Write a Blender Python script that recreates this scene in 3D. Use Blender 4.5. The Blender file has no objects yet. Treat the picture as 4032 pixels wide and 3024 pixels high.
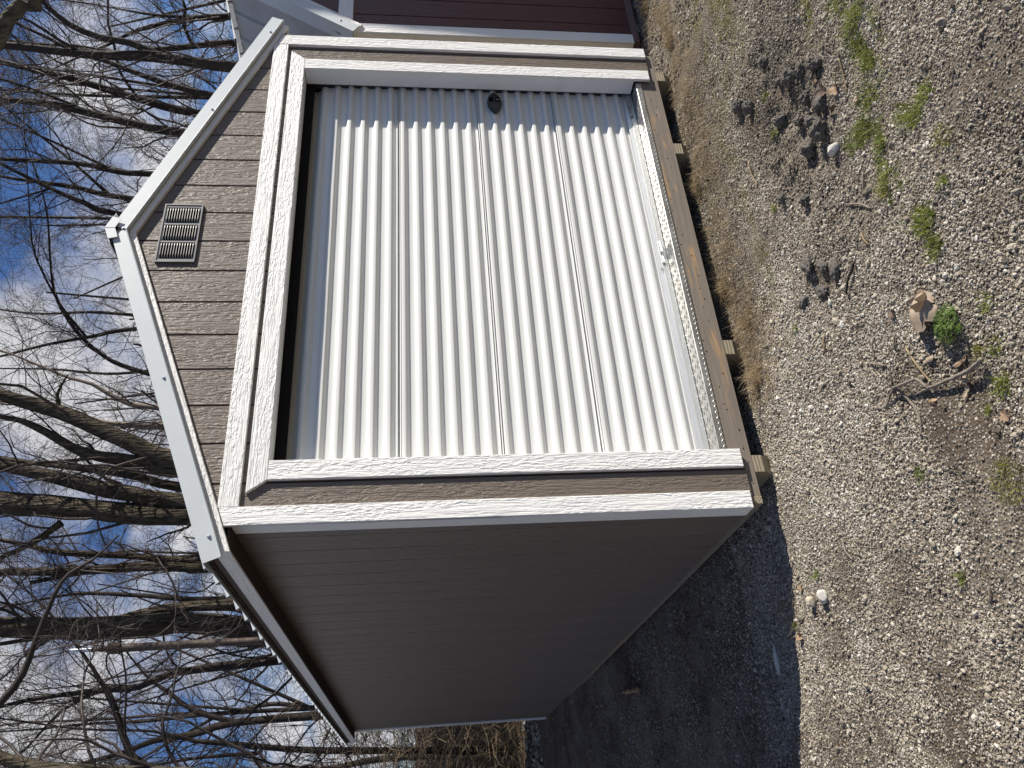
import bpy, math, random
import numpy as np
from mathutils import Vector, Matrix

SC = bpy.context.scene
COL = SC.collection
rng = np.random.default_rng(11)
random.seed(5)

# ------------------------------------------------------------------ camera
cam_d = bpy.data.cameras.new('camera')
cam = bpy.data.objects.new('camera', cam_d)
COL.objects.link(cam)
SC.camera = cam
CAM = Vector((-1.2606, -3.3704, 1.5458))
FWD = Vector((0.50059, 0.85712, -0.12146)).normalized()
RGT = Vector((0.86254, -0.50578, -0.01426)).normalized()
UPV = RGT.cross(FWD).normalized()
# the photograph lies on its side: world up points to the left edge of the frame
M = Matrix.Identity(4)
for i, v in enumerate((-UPV, RGT, -FWD)):
    for r in range(3):
        M[r][i] = v[r]
M.translation = CAM
cam.matrix_world = M
cam_d.sensor_fit = 'HORIZONTAL'
cam_d.sensor_width = 36.0
cam_d.lens = 27.37
cam_d.clip_start = 0.05
cam_d.clip_end = 1500.0

# ------------------------------------------------------------------ sun, sky, exposure
SUN_DIR = Vector((2.1, -1.0, 1.34)).normalized()      # towards the sun
SUN_EL = math.asin(SUN_DIR.z)
SUN_AZ = math.atan2(SUN_DIR.x, SUN_DIR.y)
sun_d = bpy.data.lights.new('sun', 'SUN')
sun_d.energy = 5.0
sun_d.angle = math.radians(0.5)
sun_d.color = (1.0, 0.94, 0.85)
sun = bpy.data.objects.new('sun', sun_d)
COL.objects.link(sun)
sun.rotation_euler = SUN_DIR.to_track_quat('Z', 'Y').to_euler()
sun.location = (10, -8, 14)

world = bpy.data.worlds.new('World')
SC.world = world
world.use_nodes = True
wt = world.node_tree
wt.nodes.clear()
def wn(t, **kw):
    n = wt.nodes.new(t)
    for k, v in kw.items():
        setattr(n, k, v)
    return n
w_out = wn('ShaderNodeOutputWorld')
w_bg = wn('ShaderNodeBackground')
w_bg.inputs['Strength'].default_value = 0.050
w_sky = wn('ShaderNodeTexSky', sky_type='NISHITA')
w_sky.sun_disc = False
w_sky.sun_elevation = SUN_EL
w_sky.sun_rotation = SUN_AZ
w_sky.altitude = 200.0
w_sky.air_density = 1.0
w_sky.dust_density = 0.4
w_sky.ozone_density = 3.0
w_tc = wn('ShaderNodeTexCoord')
w_sep = wn('ShaderNodeSeparateXYZ')
wt.links.new(w_tc.outputs['Generated'], w_sep.inputs[0])
w_add = wn('ShaderNodeMath', operation='ADD'); w_add.inputs[1].default_value = 0.35
wt.links.new(w_sep.outputs['Z'], w_add.inputs[0])
w_mx = wn('ShaderNodeMath', operation='MAXIMUM'); w_mx.inputs[1].default_value = 0.08
wt.links.new(w_add.outputs[0], w_mx.inputs[0])
w_dx = wn('ShaderNodeMath', operation='DIVIDE'); w_dy = wn('ShaderNodeMath', operation='DIVIDE')
wt.links.new(w_sep.outputs['X'], w_dx.inputs[0]); wt.links.new(w_mx.outputs[0], w_dx.inputs[1])
wt.links.new(w_sep.outputs['Y'], w_dy.inputs[0]); wt.links.new(w_mx.outputs[0], w_dy.inputs[1])
w_com = wn('ShaderNodeCombineXYZ')
wt.links.new(w_dx.outputs[0], w_com.inputs[0]); wt.links.new(w_dy.outputs[0], w_com.inputs[1])
w_com.inputs[2].default_value = CLOUD_SEED = 3.7
w_no = wn('ShaderNodeTexNoise')
w_no.inputs['Scale'].default_value = 2.6
w_no.inputs['Detail'].default_value = 7.0
w_no.inputs['Roughness'].default_value = 0.55
w_no.inputs['Distortion'].default_value = 0.3
wt.links.new(w_com.outputs[0], w_no.inputs['Vector'])
w_rp = wn('ShaderNodeValToRGB')
w_rp.color_ramp.elements[0].position = 0.445
w_rp.color_ramp.elements[1].position = 0.60
w_bias = wn('ShaderNodeMath', operation='MULTIPLY_ADD')       # more cloud towards the open side, clearer over the barn
wt.links.new(w_sep.outputs['X'], w_bias.inputs[0]); w_bias.inputs[1].default_value = -0.10
w_b2 = wn('ShaderNodeMath', operation='MULTIPLY_ADD'); w_b2.inputs[1].default_value = 0.10
w_b3 = wn('ShaderNodeMath', operation='MULTIPLY_ADD'); w_b3.inputs[1].default_value = -0.16
wt.links.new(w_sep.outputs['Z'], w_b3.inputs[0]); wt.links.new(w_no.outputs['Fac'], w_b3.inputs[2])
wt.links.new(w_sep.outputs['Y'], w_b2.inputs[0]); wt.links.new(w_b3.outputs[0], w_b2.inputs[2])
wt.links.new(w_b2.outputs[0], w_bias.inputs[2])
wt.links.new(w_bias.outputs[0], w_rp.inputs[0])
w_mix = wn('ShaderNodeMix', data_type='RGBA')
wt.links.new(w_rp.outputs[0], w_mix.inputs[0])
w_gain = wn('ShaderNodeMix', data_type='RGBA', blend_type='MULTIPLY')
w_gain.inputs[0].default_value = 1.0
w_gain.inputs[7].default_value = (0.72, 0.92, 1.26, 1)
wt.links.new(w_sky.outputs[0], w_gain.inputs[6])
wt.links.new(w_gain.outputs[2], w_mix.inputs[6])
w_mix.inputs[7].default_value = (8.6, 8.6, 9.0, 1)
wt.links.new(w_mix.outputs[2], w_bg.inputs['Color'])
wt.links.new(w_bg.outputs[0], w_out.inputs['Surface'])

vs = SC.view_settings
vs.view_transform = 'Standard'
vs.look = 'None'
vs.exposure = 0.66
vs.gamma = 1.0
vs.use_curve_mapping = False

# ------------------------------------------------------------------ numpy noise and ground height
_lat = {}
def vnoise(x, y, scale, seed):
    if seed not in _lat:
        _lat[seed] = np.random.default_rng(seed).random((256, 256))
    L = _lat[seed]
    x = np.asarray(x, float) * scale + 137.3; y = np.asarray(y, float) * scale + 91.7
    xi = np.floor(x).astype(int); yi = np.floor(y).astype(int)
    fx = x - xi; fy = y - yi
    fx = fx * fx * (3 - 2 * fx); fy = fy * fy * (3 - 2 * fy)
    a = L[xi & 255, yi & 255]; b = L[(xi + 1) & 255, yi & 255]
    c = L[xi & 255, (yi + 1) & 255]; d = L[(xi + 1) & 255, (yi + 1) & 255]
    return (a * (1 - fx) + b * fx) * (1 - fy) + (c * (1 - fx) + d * fx) * fy
def sstep(a, b, v):
    t = np.clip((v - a) / (b - a), 0, 1)
    return t * t * (3 - 2 * t)
def ground(x, y):
    x = np.asarray(x, float); y = np.asarray(y, float)
    z = -0.213 + 0.165 * sstep(0.3, 7.4, y) + 0.10 * sstep(7.4, 9.5, y) + 1.7 * sstep(10.5, 22, y)
    z = z + 0.022 * (vnoise(x, y, 3.1, 1) - .5) + 0.010 * (vnoise(x, y, 11, 2) - .5)
    near = np.exp(-(((x - 1.45) / .55) ** 2 + ((y + 1.02) / .30) ** 2))     # broken clods lie here
    z = z + near * 0.055 * (vnoise(x, y, 14, 3) - .55)
    hole = np.exp(-(((x + 0.15) / .16) ** 2 + ((y + 1.36) / .09) ** 2)) + .7 * np.exp(-(((x - .72) / .10) ** 2 + ((y + .80) / .10) ** 2))
    z = z - hole * 0.03
    far = sstep(25, 80, np.hypot(x, y))
    return z * (1 - far * .0)
def gz(x, y):
    return float(ground(x, y))

# ------------------------------------------------------------------ material helpers
class N:
    """tiny wrapper to write node trees briefly"""
    def __init__(s, name):
        s.m = bpy.data.materials.new(name); s.m.use_nodes = True
        s.t = s.m.node_tree; s.t.nodes.clear()
        s.out = s.n('ShaderNodeOutputMaterial'); s.b = s.n('ShaderNodeBsdfPrincipled')
        s.l(s.b.outputs[0], s.out.inputs['Surface'])
    def n(s, t, **kw):
        n = s.t.nodes.new(t)
        for k, v in kw.items(): setattr(n, k, v)
        return n
    def l(s, a, b): s.t.links.new(a, b)
    def set(s, **kw):
        for k, v in kw.items():
            s.b.inputs[k.replace('_', ' ')].default_value = v
        return s
    def coord(s, kind='Object', scale=(1, 1, 1), rnd=0.0):
        tc = s.n('ShaderNodeTexCoord'); mp = s.n('ShaderNodeMapping')
        mp.inputs['Scale'].default_value = scale
        src = tc.outputs[kind]
        if rnd:
            oi = s.n('ShaderNodeObjectInfo'); ml = s.n('ShaderNodeMath', operation='MULTIPLY'); ml.inputs[1].default_value = rnd
            s.l(oi.outputs['Random'], ml.inputs[0])
            ad = s.n('ShaderNodeVectorMath', operation='ADD'); s.l(src, ad.inputs[0]); s.l(ml.outputs[0], ad.inputs[1]); src = ad.outputs[0]
        s.l(src, mp.inputs['Vector']); return mp.outputs[0]
    def noise(s, vec, scale, detail=4, rough=.5, dist=0.0):
        n = s.n('ShaderNodeTexNoise'); n.inputs['Scale'].default_value = scale; n.inputs['Detail'].default_value = detail
        n.inputs['Roughness'].default_value = rough; n.inputs['Distortion'].default_value = dist
        s.l(vec, n.inputs['Vector']); return n.outputs['Fac']
    def voro(s, vec, scale, feature='F1', out='Distance', rand=1.0):
        n = s.n('ShaderNodeTexVoronoi', feature=feature); n.inputs['Scale'].default_value = scale
        n.inputs['Randomness'].default_value = rand
        s.l(vec, n.inputs['Vector']); return n.outputs[out]
    def wave(s, vec, scale, dist, detail=2, dscale=1.0, direction='Y', kind='BANDS'):
        n = s.n('ShaderNodeTexWave', wave_type=kind)
        if kind == 'BANDS': n.bands_direction = direction
        n.inputs['Scale'].default_value = scale; n.inputs['Distortion'].default_value = dist
        n.inputs['Detail'].default_value = detail; n.inputs['Detail Scale'].default_value = dscale
        s.l(vec, n.inputs['Vector']); return n.outputs['Fac']
    def ramp(s, fac, stops):
        r = s.n('ShaderNodeValToRGB'); e = r.color_ramp.elements
        while len(e) < len(stops): e.new(.5)
        for el, (p, c) in zip(e, stops):
            el.position = p; el.color = (c, c, c, 1) if isinstance(c, (int, float)) else (*c, 1)
        s.l(fac, r.inputs[0]); return r.outputs[0]
    def math(s, op, a, b=None, c=None):
        n = s.n('ShaderNodeMath', operation=op)
        for i, v in enumerate((a, b, c)):
            if v is None: continue
            if isinstance(v, (int, float)): n.inputs[i].default_value = v
            else: s.l(v, n.inputs[i])
        return n.outputs[0]
    def mix(s, fac, a, b, blend='MIX'):
        n = s.n('ShaderNodeMix', data_type='RGBA', blend_type=blend)
        for i, v in ((0, fac), (6, a), (7, b)):
            if isinstance(v, (int, float)): n.inputs[i].default_value = v
            elif isinstance(v, tuple): n.inputs[i].default_value = (*v, 1)
            else: s.l(v, n.inputs[i])
        return n.outputs[2]
    def bump(s, h, strength=.5, dist=.01, normal=None):
        n = s.n('ShaderNodeBump'); n.inputs['Strength'].default_value = strength; n.inputs['Distance'].default_value = dist
        s.l(h, n.inputs['Height'])
        if normal is not None: s.l(normal, n.inputs['Normal'])
        s.l(n.outputs[0], s.b.inputs['Normal']); return n.outputs[0]
    def col(s, c): s.l(c, s.b.inputs['Base Color'])
    def rough(s, c): s.l(c, s.b.inputs['Roughness'])

def grain_height(k, fine=1.0):
    """embossed cedar texture running along local X"""
    v1 = k.coord('Object', (5.5 * fine, 75 * fine, 75 * fine), 40)
    v2 = k.coord('Object', (26 * fine, 95 * fine, 95 * fine), 40)
    v3 = k.coord('Object', (2.2, 20, 20), 40)
    s1 = k.noise(v1, 1.0, 3, .6, .7)
    s2 = k.noise(v2, 1.0, 2, .6, .2)
    zone = k.noise(v3, 1.0, 2, .5)
    s1 = k.ramp(s1, [(.36, 0.0), (.5, .75), (.66, 1.0)])
    s2 = k.ramp(s2, [(.40, 0.0), (.62, 1.0)])
    zone = k.ramp(zone, [(.42, 0.0), (.58, 1.0)])
    a = k.math('MULTIPLY', s1, k.math('SUBTRACT', 1.1, zone))
    b = k.math('MULTIPLY', s2, k.math('ADD', zone, .15))
    return k.math('ADD', a, b), s1

def mat_trim(name, color):
    k = N(name); h, s1 = grain_height(k)
    v = k.coord('Object', (3, 9, 9), 20); d = k.noise(v, 1.0, 3, .6)
    k.col(k.mix(k.ramp(d, [(.35, 0.0), (.7, .10)]), color, tuple(c * .84 for c in color)))
    k.set(Roughness=.5, Specular_IOR_Level=.35)
    k.bump(h, .8, .0031)
    return k.m
def mat_siding(name, color, bump=.9):
    k = N(name); h, s1 = grain_height(k, .9)
    v = k.coord('Object', (1.5, 11, 11), 30); d = k.noise(v, 1.0, 3, .6)
    oi = k.n('ShaderNodeObjectInfo')
    c = k.mix(d, tuple(x * .84 for x in color), tuple(x * 1.16 for x in color))
    c = k.mix(k.math('MULTIPLY', oi.outputs['Random'], .16), c, tuple(x * .68 for x in color))
    k.col(c); k.set(Roughness=.48, Specular_IOR_Level=.35)
    k.bump(h, bump, .0030)
    return k.m
def mat_paint(name, color, rough=.4, metallic=0.0, dirt=.06, bumps=0.0, spec=.5):
    k = N(name); v = k.coord('Object', (1, 1, 1), 15)
    d = k.noise(v, 6.0, 4, .65); e = k.noise(v, 55.0, 2, .5)
    c = k.mix(k.ramp(d, [(.4, 0.0), (.75, 1.0)]), color, tuple(x * (1 - dirt * 1.6) for x in color))
    c = k.mix(k.ramp(e, [(.55, 0.0), (.75, dirt * 2)]), c, tuple(x * .6 for x in color))
    k.col(c); k.set(Roughness=rough, Metallic=metallic, Specular_IOR_Level=spec)
    if bumps: k.bump(d, bumps, .01)
    return k.m

def make_materials():
    Mt = {}
    Mt['trim'] = mat_trim('white_embossed_trim', (.735, .725, .70))
    Mt['cream'] = mat_trim('cream_embossed_trim', (.74, .69, .58))
    Mt['siding'] = mat_siding('taupe_embossed_siding', (.148, .120, .098))
    Mt['red'] = mat_siding('burgundy_embossed_siding', (.078, .022, .021), .55)
    Mt['soffit'] = mat_paint('brown_soffit', (.060, .040, .030), .7)
    Mt['backing'] = mat_paint('dark_backing', (.045, .038, .034), .8)
    Mt['dark'] = mat_paint('dark_interior', (.02, .02, .022), .9)
    Mt['rubber'] = mat_paint('black_rubber', (.008, .008, .009), .75, 0, .02, spec=.1)
    Mt['jamb'] = mat_paint('smooth_white_jamb', (.72, .73, .74), .5, 0, .05)
    k = N('white_door_steel'); v = k.coord('Object', (1, 1, 1))
    d = k.noise(v, 3.0, 3, .6)
    k.col(k.mix(k.ramp(d, [(.3, 0.0), (.8, 1.0)]), (.665, .665, .64), (.635, .635, .608)))
    k.set(Roughness=.33, Specular_IOR_Level=.5)
    k.bump(k.noise(k.coord('Object', (2, 14, 14)), 1.0, 2), .10, .004)
    Mt['door'] = k.m
    Mt['roofmetal'] = mat_paint('pale_grey_roof_metal', (.50, .53, .535), .38, 0.0, .04, .08)
    Mt['roofgrey'] = mat_paint('grey_roof_sheet', (.36, .365, .36), .40, 0.15, .12, .10)
    Mt['galv'] = mat_paint('galvanised_steel', (.55, .56, .57), .32, 1.0, .12, .05)
    k = N('brushed_aluminium_bar'); h = k.noise(k.coord('Object', (3, 40, 180)), 1.0, 3, .6, 1.2)
    k.col(k.mix(h, (.42, .42, .405), (.66, .66, .63))); k.set(Metallic=.75, Roughness=.42); k.bump(h, .35, .002)
    Mt['bar'] = k.m
    k = N('bright_tread_plate'); h = k.noise(k.coord('Object', (8, 30, 30)), 1.0, 3, .6)
    k.col(k.mix(h, (.40, .395, .37), (.62, .61, .57))); k.set(Metallic=.9); k.rough(k.ramp(h, [(.3, .30), (.7, .5)]))
    k.bump(h, .15, .003)
    Mt['plate'] = k.m
    # treated lumber: grey brown with worn orange grain
    k = N('treated_lumber'); v = k.coord('Object', (2.4, 30, 30), 25)
    w = k.wave(k.coord('Object', (1.6, 34, 34), 25), 1.0, 10.0, 3, .8, 'Y')
    n1 = k.noise(v, 1.0, 5, .6, .4); n2 = k.noise(k.coord('Object', (2.6, 8, 8), 25), 1.0, 3, .55)
    base = k.mix(n1, (.135, .112, .090), (.245, .205, .165))
    worn = k.math('MULTIPLY', k.ramp(w, [(.60, 0.0), (.74, .8)]), k.ramp(n2, [(.50, 0.0), (.60, 1.0)]))
    worn = k.math('MULTIPLY', worn, k.ramp(n1, [(.38, 0.0), (.5, 1.0)]))
    vk = k.coord('Object', (1.0, 1.5, 1.0), 25)
    kd = k.voro(vk, 2.2)
    knot = k.ramp(kd, [(.045, 1.0), (.075, 0.0)])
    ring = k.math('MULTIPLY', k.ramp(k.math('SINE', k.math('MULTIPLY', kd, 210.0)), [(.45, 0.0), (.8, 1.0)]), k.ramp(kd, [(.06, 1.0), (.16, 0.0)]))
    c = k.mix(worn, base, (.36, .235, .115))
    c = k.mix(k.math('MULTIPLY', ring, .6), c, (.40, .26, .13))
    c = k.mix(k.math('MULTIPLY', knot, .8), c, (.34, .22, .14))
    k.col(c); k.set(Roughness=.75, Specular_IOR_Level=.25); k.bump(k.math('ADD', n1, k.math('MULTIPLY', w, .3)), .45, .003)
    Mt['lumber'] = k.m
    k = N('skid_end_grain'); v = k.coord('Object', (1, 1, 1), 9)
    r = k.wave(v, 26.0, 1.6, 2, 2.0, 'Z', 'RINGS')
    k.col(k.mix(r, (.15, .125, .080), (.34, .29, .20))); k.set(Roughness=.85); k.bump(r, .3, .002)
    Mt['skid'] = k.m
    Mt['redrim'] = mat_siding('brown_red_rim', (.145, .085, .070), .4)
    Mt['vent'] = mat_paint('dark_grey_vent', (.165, .158, .152), .36, .35, .1)
    Mt['black'] = mat_paint('black_plastic', (.018, .020, .024), .36, 0, .05)
    Mt['blackhole'] = mat_paint('black_void', (.004, .004, .005), .9, 0, .02, spec=.05)
    # bark
    k = N('ridged_bark'); v = k.coord('Object', (1, 1, .16), 30)
    r = k.voro(v, 26.0); r2 = k.noise(k.coord('Object', (1, 1, .3), 30), 14.0, 5, .65)
    big = k.noise(k.coord('Object', (1, 1, .5), 30), 1.6, 3, .6)
    hh = k.math('ADD', k.math('MULTIPLY', r, .9), k.math('MULTIPLY', r2, .7))
    c = k.mix(k.ramp(hh, [(.35, 0.0), (.95, 1.0)]), (.016, .013, .010), (.105, .085, .063))
    c = k.mix(k.ramp(big, [(.45, 0.0), (.7, .6)]), c, (.058, .055, .030))
    k.col(c); k.set(Roughness=.9, Specular_IOR_Level=.2); k.bump(hh, 1.0, .05)
    Mt['bark'] = k.m
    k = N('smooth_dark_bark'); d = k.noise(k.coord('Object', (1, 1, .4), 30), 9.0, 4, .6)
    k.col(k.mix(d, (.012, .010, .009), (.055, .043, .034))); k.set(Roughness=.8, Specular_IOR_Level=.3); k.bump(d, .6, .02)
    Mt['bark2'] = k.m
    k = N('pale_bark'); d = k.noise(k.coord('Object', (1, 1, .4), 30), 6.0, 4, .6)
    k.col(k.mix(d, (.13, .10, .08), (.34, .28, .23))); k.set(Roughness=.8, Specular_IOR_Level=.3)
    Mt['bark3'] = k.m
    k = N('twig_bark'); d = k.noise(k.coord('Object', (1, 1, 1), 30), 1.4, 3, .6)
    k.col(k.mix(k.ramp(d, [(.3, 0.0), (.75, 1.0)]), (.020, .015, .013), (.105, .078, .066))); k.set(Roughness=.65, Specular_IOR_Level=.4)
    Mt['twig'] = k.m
    k = N('dry_bramble'); d = k.noise(k.coord('Object', (1, 1, 1), 30), 3.0, 4, .7)
    k.col(k.mix(k.ramp(d, [(.35, 0.0), (.7, 1.0)]), (.10, .070, .045), (.42, .33, .21))); k.set(Roughness=.7)
    Mt['bramble'] = k.m
    # ground
    k = N('gravelly_soil'); v = k.coord('Object', (1, 1, 1))
    big = k.noise(v, 1.7, 5, .6); mid = k.noise(v, 9.0, 4, .6); fine = k.noise(v, 90.0, 4, .65)
    vr = k.voro(v, 95.0); vc = k.voro(v, 95.0, 'F1', 'Color'); vr2 = k.voro(v, 260.0)
    sep = k.n('ShaderNodeSeparateColor'); k.l(vc, sep.inputs[0])
    soil = k.mix(mid, (.045, .035, .026), (.135, .105, .075))
    grit = k.mix(fine, (.10, .083, .062), (.27, .23, .175))
    c = k.mix(k.ramp(k.math('ADD', k.math('MULTIPLY', big, .65), k.math('MULTIPLY', mid, .35)), [(.40, 0.0), (.60, 1.0)]), soil, grit)
    stone = k.math('MULTIPLY', k.ramp(sep.outputs[0], [(.55, 0.0), (.62, 1.0)]), k.ramp(vr, [(.28, 1.0), (.42, 0.0)]))
    c = k.mix(stone, c, k.mix(sep.outputs[1], (.17, .16, .15), (.48, .45, .40)))
    # leaf mould takes over behind the shed
    sx = k.n('ShaderNodeSeparateXYZ'); k.l(v, sx.inputs[0])
    yy = k.n('ShaderNodeMapRange'); yy.inputs[1].default_value = 6.5; yy.inputs[2].default_value = 9.0; k.l(sx.outputs['Y'], yy.inputs[0])
    ln = k.noise(v, 16.0, 5, .7)
    leaf = k.mix(k.ramp(ln, [(.35, 0.0), (.68, 1.0)]), (.050, .036, .025), (.26, .195, .135))
    c = k.mix(yy.outputs[0], c, leaf)
    k.col(c); k.set(Roughness=.95, Specular_IOR_Level=.15)
    h = k.math('ADD', k.math('MULTIPLY', fine, .5), k.math('MULTIPLY', k.math('SUBTRACT', .5, vr), .8))
    k.bump(h, .8, .008)
    Mt['soil'] = k.m
    # pebbles: colour picked per pebble
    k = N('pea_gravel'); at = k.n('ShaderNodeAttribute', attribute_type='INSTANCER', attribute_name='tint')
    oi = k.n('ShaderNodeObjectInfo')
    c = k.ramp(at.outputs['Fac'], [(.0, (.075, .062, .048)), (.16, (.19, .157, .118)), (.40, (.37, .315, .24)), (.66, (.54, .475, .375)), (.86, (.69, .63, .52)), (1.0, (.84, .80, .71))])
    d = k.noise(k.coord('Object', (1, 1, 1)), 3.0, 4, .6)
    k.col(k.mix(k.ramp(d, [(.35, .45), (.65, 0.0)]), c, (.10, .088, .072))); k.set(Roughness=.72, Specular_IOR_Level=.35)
    k.bump(d, .4, .3)
    Mt['pebble'] = k.m
    def leafmat(name, a, b, sc=7.0, rough=.6, trans=.25):
        k = N(name); d = k.noise(k.coord('Object', (1, 1, 1), 9), sc, 4, .6)
        k.col(k.mix(k.ramp(d, [(.3, 0.0), (.72, 1.0)]), a, b)); k.set(Roughness=rough, Specular_IOR_Level=.3)
        if trans:
            tr = k.n('ShaderNodeBsdfTranslucent'); ms = k.n('ShaderNodeMixShader'); ms.inputs[0].default_value = trans
            tr.inputs['Color'].default_value = (*b, 1)
            k.l(k.b.outputs[0], ms.inputs[1]); k.l(tr.outputs[0], ms.inputs[2]); k.l(ms.outputs[0], k.out.inputs['Surface'])
        return k.m
    Mt['grass'] = leafmat('young_green_grass', (.085, .115, .018), (.25, .28, .045), 9)
    Mt['moss'] = leafmat('yellow_green_moss', (.115, .118, .022), (.28, .265, .055), 9)
    Mt['drygrass'] = leafmat('dry_straw_grass', (.19, .135, .075), (.44, .34, .20), 11)
    Mt['clover'] = leafmat('clover_green', (.045, .095, .018), (.12, .19, .035), 12)
    Mt['leaf'] = leafmat('dead_leaf_brown', (.20, .125, .075), (.42, .30, .19), 22, .7, .15)
    Mt['leafpale'] = leafmat('dead_leaf_tan', (.27, .20, .14), (.52, .42, .31), 16, .7, .15)
    Mt['leafdark'] = leafmat('dead_leaf_dark', (.055, .036, .026), (.15, .095, .065), 22, .6, .1)
    k = N('pale_limestone'); d = k.noise(k.coord('Object', (1, 1, 1), 9), 30.0, 5, .65)
    k.col(k.mix(d, (.36, .335, .285), (.60, .58, .52))); k.set(Roughness=.85); k.bump(d, .6, .006)
    Mt['stone'] = k.m
    k = N('tan_sandstone'); d = k.noise(k.coord('Object', (1, 1, 1), 9), 30.0, 5, .65)
    k.col(k.mix(d, (.27, .225, .16), (.50, .44, .34))); k.set(Roughness=.85); k.bump(d, .6, .006)
    Mt['stonetan'] = k.m
    k = N('dark_clod'); v = k.coord('Object', (1, 1, 1), 9); d = k.noise(v, 60.0, 5, .7); vr = k.voro(v, 130.0)
    c = k.mix(d, (.075, .067, .058), (.27, .245, .215))
    k.col(k.mix(k.ramp(vr, [(.12, .8), (.22, 0.0)]), c, (.32, .29, .25))); k.set(Roughness=.95, Specular_IOR_Level=.1); k.bump(d, 1.0, .02)
    Mt['clod'] = k.m
    k = N('weathered_stick'); d = k.noise(k.coord('Object', (1, 1, 1), 9), 25.0, 5, .6)
    k.col(k.mix(d, (.10, .080, .062), (.27, .225, .175))); k.set(Roughness=.85); k.bump(d, .6, .006)
    Mt['stick'] = k.m
    k = N('rusty_pipe'); d = k.noise(k.coord('Object', (1, 1, .5)), 9.0, 5, .65); e = k.noise(k.coord('Object', (1, 1, 1)), 45.0, 2, .5)
    c = k.mix(d, (.050, .033, .024), (.125, .090, .068)); c = k.mix(k.ramp(e, [(.68, 0.0), (.72, .7)]), c, (.45, .40, .34))
    k.col(c); k.set(Roughness=.65, Metallic=.1); k.bump(d, .4, .01)
    Mt['rust'] = k.m
    return Mt
MT = make_materials()

# ------------------------------------------------------------------ mesh and object helpers
def link(o, parent=None):
    COL.objects.link(o)
    if parent is not None:
        o.parent = parent
        o.matrix_parent_inverse = ABS[parent.name].inverted()
    return o
ABS = {}                                   # world matrices of parents, known without a depsgraph pass
def make_mesh(name, verts, faces, mats, mat_idx=None, smooth=False):
    me = bpy.data.meshes.new(name)
    if isinstance(faces, np.ndarray):      # all faces have the same number of corners
        n, s = faces.shape
        verts = np.asarray(verts, np.float32)
        me.vertices.add(len(verts)); me.vertices.foreach_set('co', verts.ravel())
        me.loops.add(n * s); me.loops.foreach_set('vertex_index', faces.astype(np.int32).ravel())
        me.polygons.add(n); me.polygons.foreach_set('loop_start', np.arange(0, n * s, s, dtype=np.int32))
        me.polygons.foreach_set('loop_total', np.full(n, s, np.int32))
        if mat_idx is not None: me.polygons.foreach_set('material_index', np.asarray(mat_idx, np.int32))
        if smooth: me.polygons.foreach_set('use_smooth', np.ones(n, bool))
        me.update(calc_edges=True); me.validate()
    else:
        me.from_pydata([tuple(v) for v in verts], [], faces)
        if mat_idx is not None:
            for p, i in zip(me.polygons, mat_idx): p.material_index = i
        if smooth:
            for p in me.polygons: p.use_smooth = True
        me.update()
    for m in (mats if isinstance(mats, (list, tuple)) else [mats]): me.materials.append(m)
    return me
def mobj(name, verts, faces, mats, parent=None, matrix=None, mat_idx=None, smooth=False, kind=None):
    o = bpy.data.objects.new(name, make_mesh(name, verts, faces, mats, mat_idx, smooth))
    link(o, parent)
    if matrix is not None: o.matrix_basis = matrix
    ABS[o.name] = matrix.copy() if matrix is not None else Matrix.Identity(4)
    if kind: o['kind'] = kind
    return o
def empty(name, loc, label, cat, group=None):
    o = bpy.data.objects.new(name, None); COL.objects.link(o)
    o.location = loc; o.empty_display_size = .2
    ABS[o.name] = Matrix.Translation(Vector(loc))
    tag(o, label, cat, group); return o
def tag(o, label, cat, group=None):
    o['label'] = label; o['category'] = cat
    if group: o['group'] = group
    return o
class MB:
    def __init__(s): s.v = []; s.f = []; s.m = []
    def add(s, v, f, mi=0):
        b = len(s.v); s.v += [tuple(x) for x in v]; s.f += [tuple(i + b for i in q) for q in f]; s.m += [mi] * len(f)
    def box(s, a, b, mi=0):
        x0, y0, z0 = a; x1, y1, z1 = b
        s.add([(x0, y0, z0), (x1, y0, z0), (x1, y1, z0), (x0, y1, z0), (x0, y0, z1), (x1, y0, z1), (x1, y1, z1), (x0, y1, z1)],
              [(3, 2, 1, 0), (4, 5, 6, 7), (0, 1, 5, 4), (1, 2, 6, 5), (2, 3, 7, 6), (3, 0, 4, 7)], mi)
    def ring_prism(s, poly, z0, z1, c, mi=0):
        """convex polygon (CCW, xy) extruded in z, its far edge chamfered"""
        v, f = prism_geo(poly, z0, z1, c); s.add(v, f, mi)
    def tube(s, pts, rads, S=6, mi=0, cap=True):
        v, q = tube_geo(np.array([pts], float), np.array([rads], float), S)
        b = len(s.v); s.v += [tuple(x) for x in v]; s.f += [tuple(int(i) + b for i in x) for x in q]; s.m += [mi] * len(q)
        if cap:
            n = len(v); s.f.append(tuple(b + i for i in range(S))[::-1]); s.f.append(tuple(b + n - S + i for i in range(S))); s.m += [mi, mi]
    def build(s, name, mats, parent=None, matrix=None, smooth=False, kind=None):
        return mobj(name, s.v, s.f, mats, parent, matrix, s.m, smooth, kind)
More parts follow.
